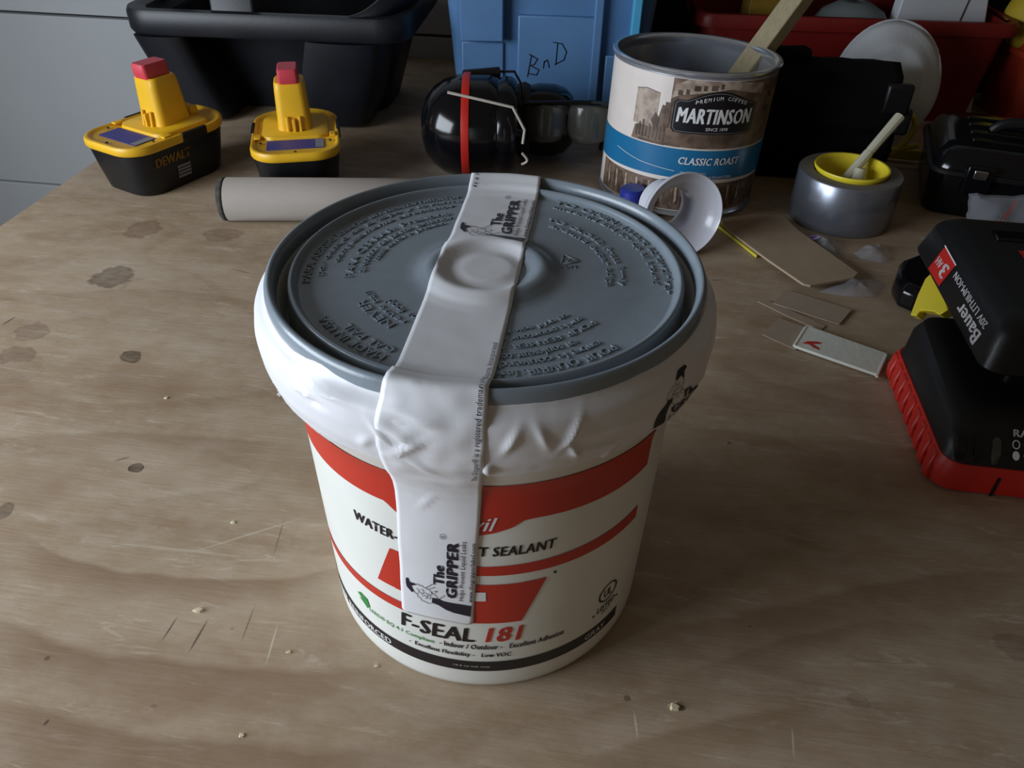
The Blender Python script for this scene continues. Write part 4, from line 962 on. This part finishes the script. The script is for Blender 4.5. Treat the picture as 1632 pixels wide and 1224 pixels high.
d.ring(.0402, .0092, .0022, .0026, .0006, 14); d.disc(.0402, .0030, .0020, .0026)
d.build('charger_lettering', M['white_print'], ch, lambda x, y, z=0: Vector((x, .0036 + y * .78, .0262 + y * .72)), .01)
# battery pack seated on the charger
bp_ = empty('battery_pack', C0 + chx * .0235 + chy * .045, (0, 0, CA)); tag(bp_, 'black power tool battery pack with red badge seated on the charger', 'battery')
PWd, PL = .098, .170
def pk(ix0, z, y0=0.0, y1=PL, r=.012, ix1=None):
    ix1 = ix0 if ix1 is None else ix1; return rrect(PWd - ix0 - ix1, y1 - y0, r, z, 5, ix0 + (PWd - ix0 - ix1) / 2, (y0 + y1) / 2)
zb = .040
G().loft([pk(.022, zb - .001, .012, PL - .03), pk(.022, zb + .016, .012, PL - .03)]).build('slide_rail', M['black_gloss'], bp_, smooth=40)
G().loft([pk(.004, zb + .0150, .004, PL - .004), pk(.0005, zb + .0165, .001), pk(0, zb + .018), pk(.005, zb + .038, .006, PL - .004), pk(.0075, zb + .0425, .011, PL - .007), pk(.013, zb + .0460, .018, PL - .012), pk(.020, zb + .047, .028, PL - .018)]).build('pack_case', M['black_plastic'], bp_, smooth=40)
def slant(off=.0004):
    # left wall, lettering runs front to back with its head towards the bench
    n = Vector((-.978, 0, .21))
    def f(x, y, z=0):
        h = .0205 - y; return Vector((h * .25, x, zb + .018 + h)) + n * off
    return f
d = Dec(); d.text('Bauer', .026, .0095, .040, .0090, bold=.04); d.build('pack_lettering', M['white_print'], bp_, slant(), .01)
d = Dec(); d.text('20V LITHIUM-ION', .027, .0025, .066, .0048, bold=.03); d.build('pack_lettering', M['white_print'], bp_, slant(), .01)
d = Dec(); d.poly([(.099, .0015), (.101, .0195), (.128, .0200), (.126, .0008)]); d.build('pack_badge', M['red_plastic'], bp_, slant(), .01)
d = Dec(); d.text('3', .1030, .0055, .009, .0100, bold=.04); d.build('pack_lettering', M['white_print'], bp_, slant(.0006), .01)
d = Dec(); d.text('AH', .1140, .0075, .0105, .0056, bold=.03); d.build('pack_lettering', M['white_print'], bp_, slant(.0006), .01)
d = Dec(); d.stroke([(.0985, .0010), (.1265, .0004)], .0009); d.build('pack_lettering', M['white_print'], bp_, slant(.0006), .01)
G().box((.060, PL - .040, zb + .0472), (.050, .014, .003)).build('release_slot', M['black_gloss'], bp_, bevel=.001)
ptop = lambda o_: (lambda x, y, z=0: Vector((x, y, zb + .0470 + o_)))
d = Dec(); d.rect(.044, .098, .082, .109); d.build('top_sticker', M['red_plastic'], bp_, ptop(.0003), .02)
d = Dec(); d.rect(.044, .090, .082, .097); d.build('top_sticker', M['orange_red'], bp_, ptop(.0003), .02)
d = Dec(); d.text('Bauer', .047, .1035, .016, .0045, bold=.04); d.build('pack_lettering', M['white_print'], bp_, ptop(.0005), .02)
d = Dec(); d.text('20V 3.0AH 60WH', .047, .0992, .030, .0022); d.build('pack_lettering', M['white_print'], bp_, ptop(.0005), .02)
# black and yellow tool lying behind the charger
yt = empty('yellow_tool', PZ(1462, 470, 0)); tag(yt, 'black and yellow plastic tool poking out behind the charger', 'tool')
W4 = Vector(yt.location)
fp = [PZ(x, y, 0) - W4 for x, y in ((1452, 500), (1428, 490), (1418, 470), (1424, 448), (1470, 430), (1540, 415), (1580, 440), (1520, 480))]
g = G(); c_ = sum(fp, Vector()) / len(fp)
g.loft([[v.lerp(c_, .05) for v in fp], [v + Vector((0, 0, .003)) for v in fp], [v + Vector((0, 0, .015)) for v in fp], [v.lerp(c_, .10) + Vector((0, 0, .021)) for v in fp]]); g.build('tool_body', M['black_gloss'], yt, bevel=.003, seg=3)
yp = [PZ(x, y, .026 + (x - 1450) / 62.0 * .022) - W4 for x, y in ((1450, 502), (1462, 470), (1474, 444), (1496, 424), (1499, 445), (1511, 493), (1496, 502), (1487, 496), (1466, 494), (1460, 503))]
g = G(); g.loft([[v + Vector((.008, .002, -.005)) for v in yp], [v for v in yp]]); g.build('yellow_guard', M['yellow_bright'], yt, bevel=.001)

# ------------------------------------------------------------------ flat scraps on the bench
def scrap(name, label, cat, px, z, th, m, lift=0.0, part='sheet', group=None):
    c = sum((PZ(x, y, 0) for x, y in px), Vector()) / len(px); e = empty(name, c); tag(e, label, cat, group)
    pts = [PZ(x, y, z) - c for x, y in px]; g = G()
    lo = [[Vector((p.x, p.y, z + lift * max(0, (p.x + p.y) / .08))) for p in pts]]; lo.append([p + Vector((0, 0, th)) for p in lo[0]])
    g.loft(lo); g.build(part, m, e, smooth=0); return e
e = scrap('cardboard_piece', 'large flat piece of brown cardboard in front of the duct tape', 'cardboard', [(1147, 352), (1196, 344), (1247, 346), (1270, 369), (1366, 438), (1359, 446), (1291, 458), (1279, 455), (1221, 415), (1160, 369)], .006, .002, M['cardboard'])
G().box((0, 0, .003), (.03, .02, .006)).build('fold', M['cardboard'], e)
e = scrap('yellow_strip', 'thin dull yellow strip under the cardboard edge', 'strip', [(1143, 362), (1150, 360), (1212, 408), (1205, 411)], .0005, .0025, M['elastic'])
e = scrap('kraft_strip', 'longer kraft paper strip between cardboard and foil sachet', 'paper strip', [(1252, 462), (1357, 495), (1337, 518), (1232, 484)], .001, .0006, M['kraft_strip'], lift=.001)
e = scrap('kraft_strip', 'narrow kraft paper strip lying beneath the longer one', 'paper strip', [(1207, 481), (1225, 480), (1316, 520), (1308, 527), (1262, 508)], .0003, .0006, M['kraft_strip'])
e = scrap('kraft_strip', 'short grey-brown paper strip tucked under the foil sachet', 'paper strip', [(1241, 507), (1290, 525), (1268, 558), (1215, 534)], .0004, .0006, M['kraft_strip'])
e = scrap('foil_sachet', 'shiny white sachet with red mark beside the charger', 'sachet', [(1284, 522), (1412, 567), (1397, 600), (1265, 554)], .0014, .0022, M['foil'])
ce = Vector(e.location); u = (PZ(1412, 567) - PZ(1284, 522)).normalized(); v_ = (PZ(1284, 522) - PZ(1265, 554)).normalized(); o0 = PZ(1265, 554, .0014) - ce
d = Dec(); d.poly([(.004, .006), (.007, .011), (.013, .015), (.0165, .0155), (.0150, .0125), (.0105, .010), (.0165, .0075), (.0175, .0050), (.0130, .0055), (.0095, .0075)]); d.build('red_mark', M['red_print'], e, lambda x, y, z=0: o0 + u * x + v_ * y + Vector((0, 0, .0025)), .02)
G().tube([o0 + Vector((0, 0, .0016)), PZ(1284, 522, .003) - ce], .0012, 6).build('sealed_edge', M['foil'], e)
G().tube([PZ(1412, 567, .003) - ce, PZ(1397, 600, .003) - ce], .0012, 6).build('sealed_edge', M['foil'], e)
def bubble(name, label, px, m, n=18, h=.009):
    c = sum((PZ(x, y, 0) for x, y in px), Vector()) / len(px); e = empty(name, c); tag(e, label, 'packaging')
    P_ = [PZ(x, y, 0) - c for x, y in px]; k = len(P_); vv = [Vector((0, 0, h))]; ff = []
    R_ = 5
    for j in range(1, R_ + 1):
        for i in range(k * 4):
            a = P_[(i // 4) % k]; b2 = P_[(i // 4 + 1) % k]; q = a.lerp(b2, (i % 4) / 4.0) * (j / R_)
            vv.append(Vector((q.x, q.y, .0006 + h * (1 - (j / R_) ** 2) * (.6 + .8 * abs(noise.noise(q * 90 + Vector((1, 2, h * 1e3))))))))
    kk = k * 4
    for i in range(kk): ff.append((0, 1 + i, 1 + (i + 1) % kk))
    for j in range(R_ - 1):
        for i in range(kk): ff.append((1 + j * kk + i, 1 + (j + 1) * kk + i, 1 + (j + 1) * kk + (i + 1) % kk, 1 + j * kk + (i + 1) % kk))
    mesh('film', vv, ff, m, e, smooth=60); return e
e = bubble('plastic_scrap', 'clear plastic scrap with purple print beside the duct tape', [(1285, 382), (1310, 380), (1345, 393), (1332, 412), (1300, 404)], M['clear'])
d = Dec(); d.disc(-.010, .006, .006, .005); d.build('purple_print', mat('lilac', '#9a86b8', .4), e, lambda x, y, z=0: Vector((x, y, .0085 - (x * x + y * y) * 12)), .01)
d = Dec(); d.text('B', -.0125, .004, .005, .004, bold=.05); d.build('purple_print', mat('plum', '#5a2f66', .4), e, lambda x, y, z=0: Vector((x, y, .0090 - (x * x + y * y) * 12)), .01)
bubble('plastic_scrap', 'clear plastic blister scrap with two bright glints in front of the duct tape', [(1360, 405), (1372, 396), (1408, 391), (1420, 418), (1404, 420), (1372, 414)], M['clear'])
bubble('plastic_scrap', 'crumpled clear plastic wrap below the cardboard near the charger', [(1305, 466), (1340, 450), (1395, 446), (1412, 456), (1396, 474), (1350, 474)], M['clear'], h=.008)

# wood crumbs and chips on the bench
k = 0
for (x, y, s_, where) in ((317, 974, 1.8, 'paired scratches'), (1074, 1128, 1.8, 'foot of the bucket, to its right'), (265, 635, 1.0, 'paper roll, left of the bucket'), (372, 833, .9, 'red banner, left of the bucket'), (385, 1173, .9, 'front edge, left of the bucket'), (460, 1040, .8, 'bucket base on its left'), (600, 1062, .8, 'bucket base below the green print')):
    p = PZ(x, y, 0); e = empty('wood_chip', p); tag(e, 'pale wood chip on the plywood near the ' + where, 'wood chip', 'wood chips on the bench')
    g = G(); pts = [Vector((.0016 * s_ * cos(a) * random.uniform(.6, 1.3), .0011 * s_ * sin(a) * random.uniform(.6, 1.3), 0)) for a in [2 * pi * i / 6 for i in range(6)]]
    g.loft([[v for v in pts], [v * .7 + Vector((.0002, 0, .0008 * s_)) for v in pts]]); g.build('splinter', M['wood_chip'], e, smooth=0)
    g = G(); g.tube([(-.0014 * s_, .0008, .0003), (.001 * s_, .0014 * s_, .0007 * s_)], [.0003, .0001], 5); g.build('splinter', M['wood_chip'], e)
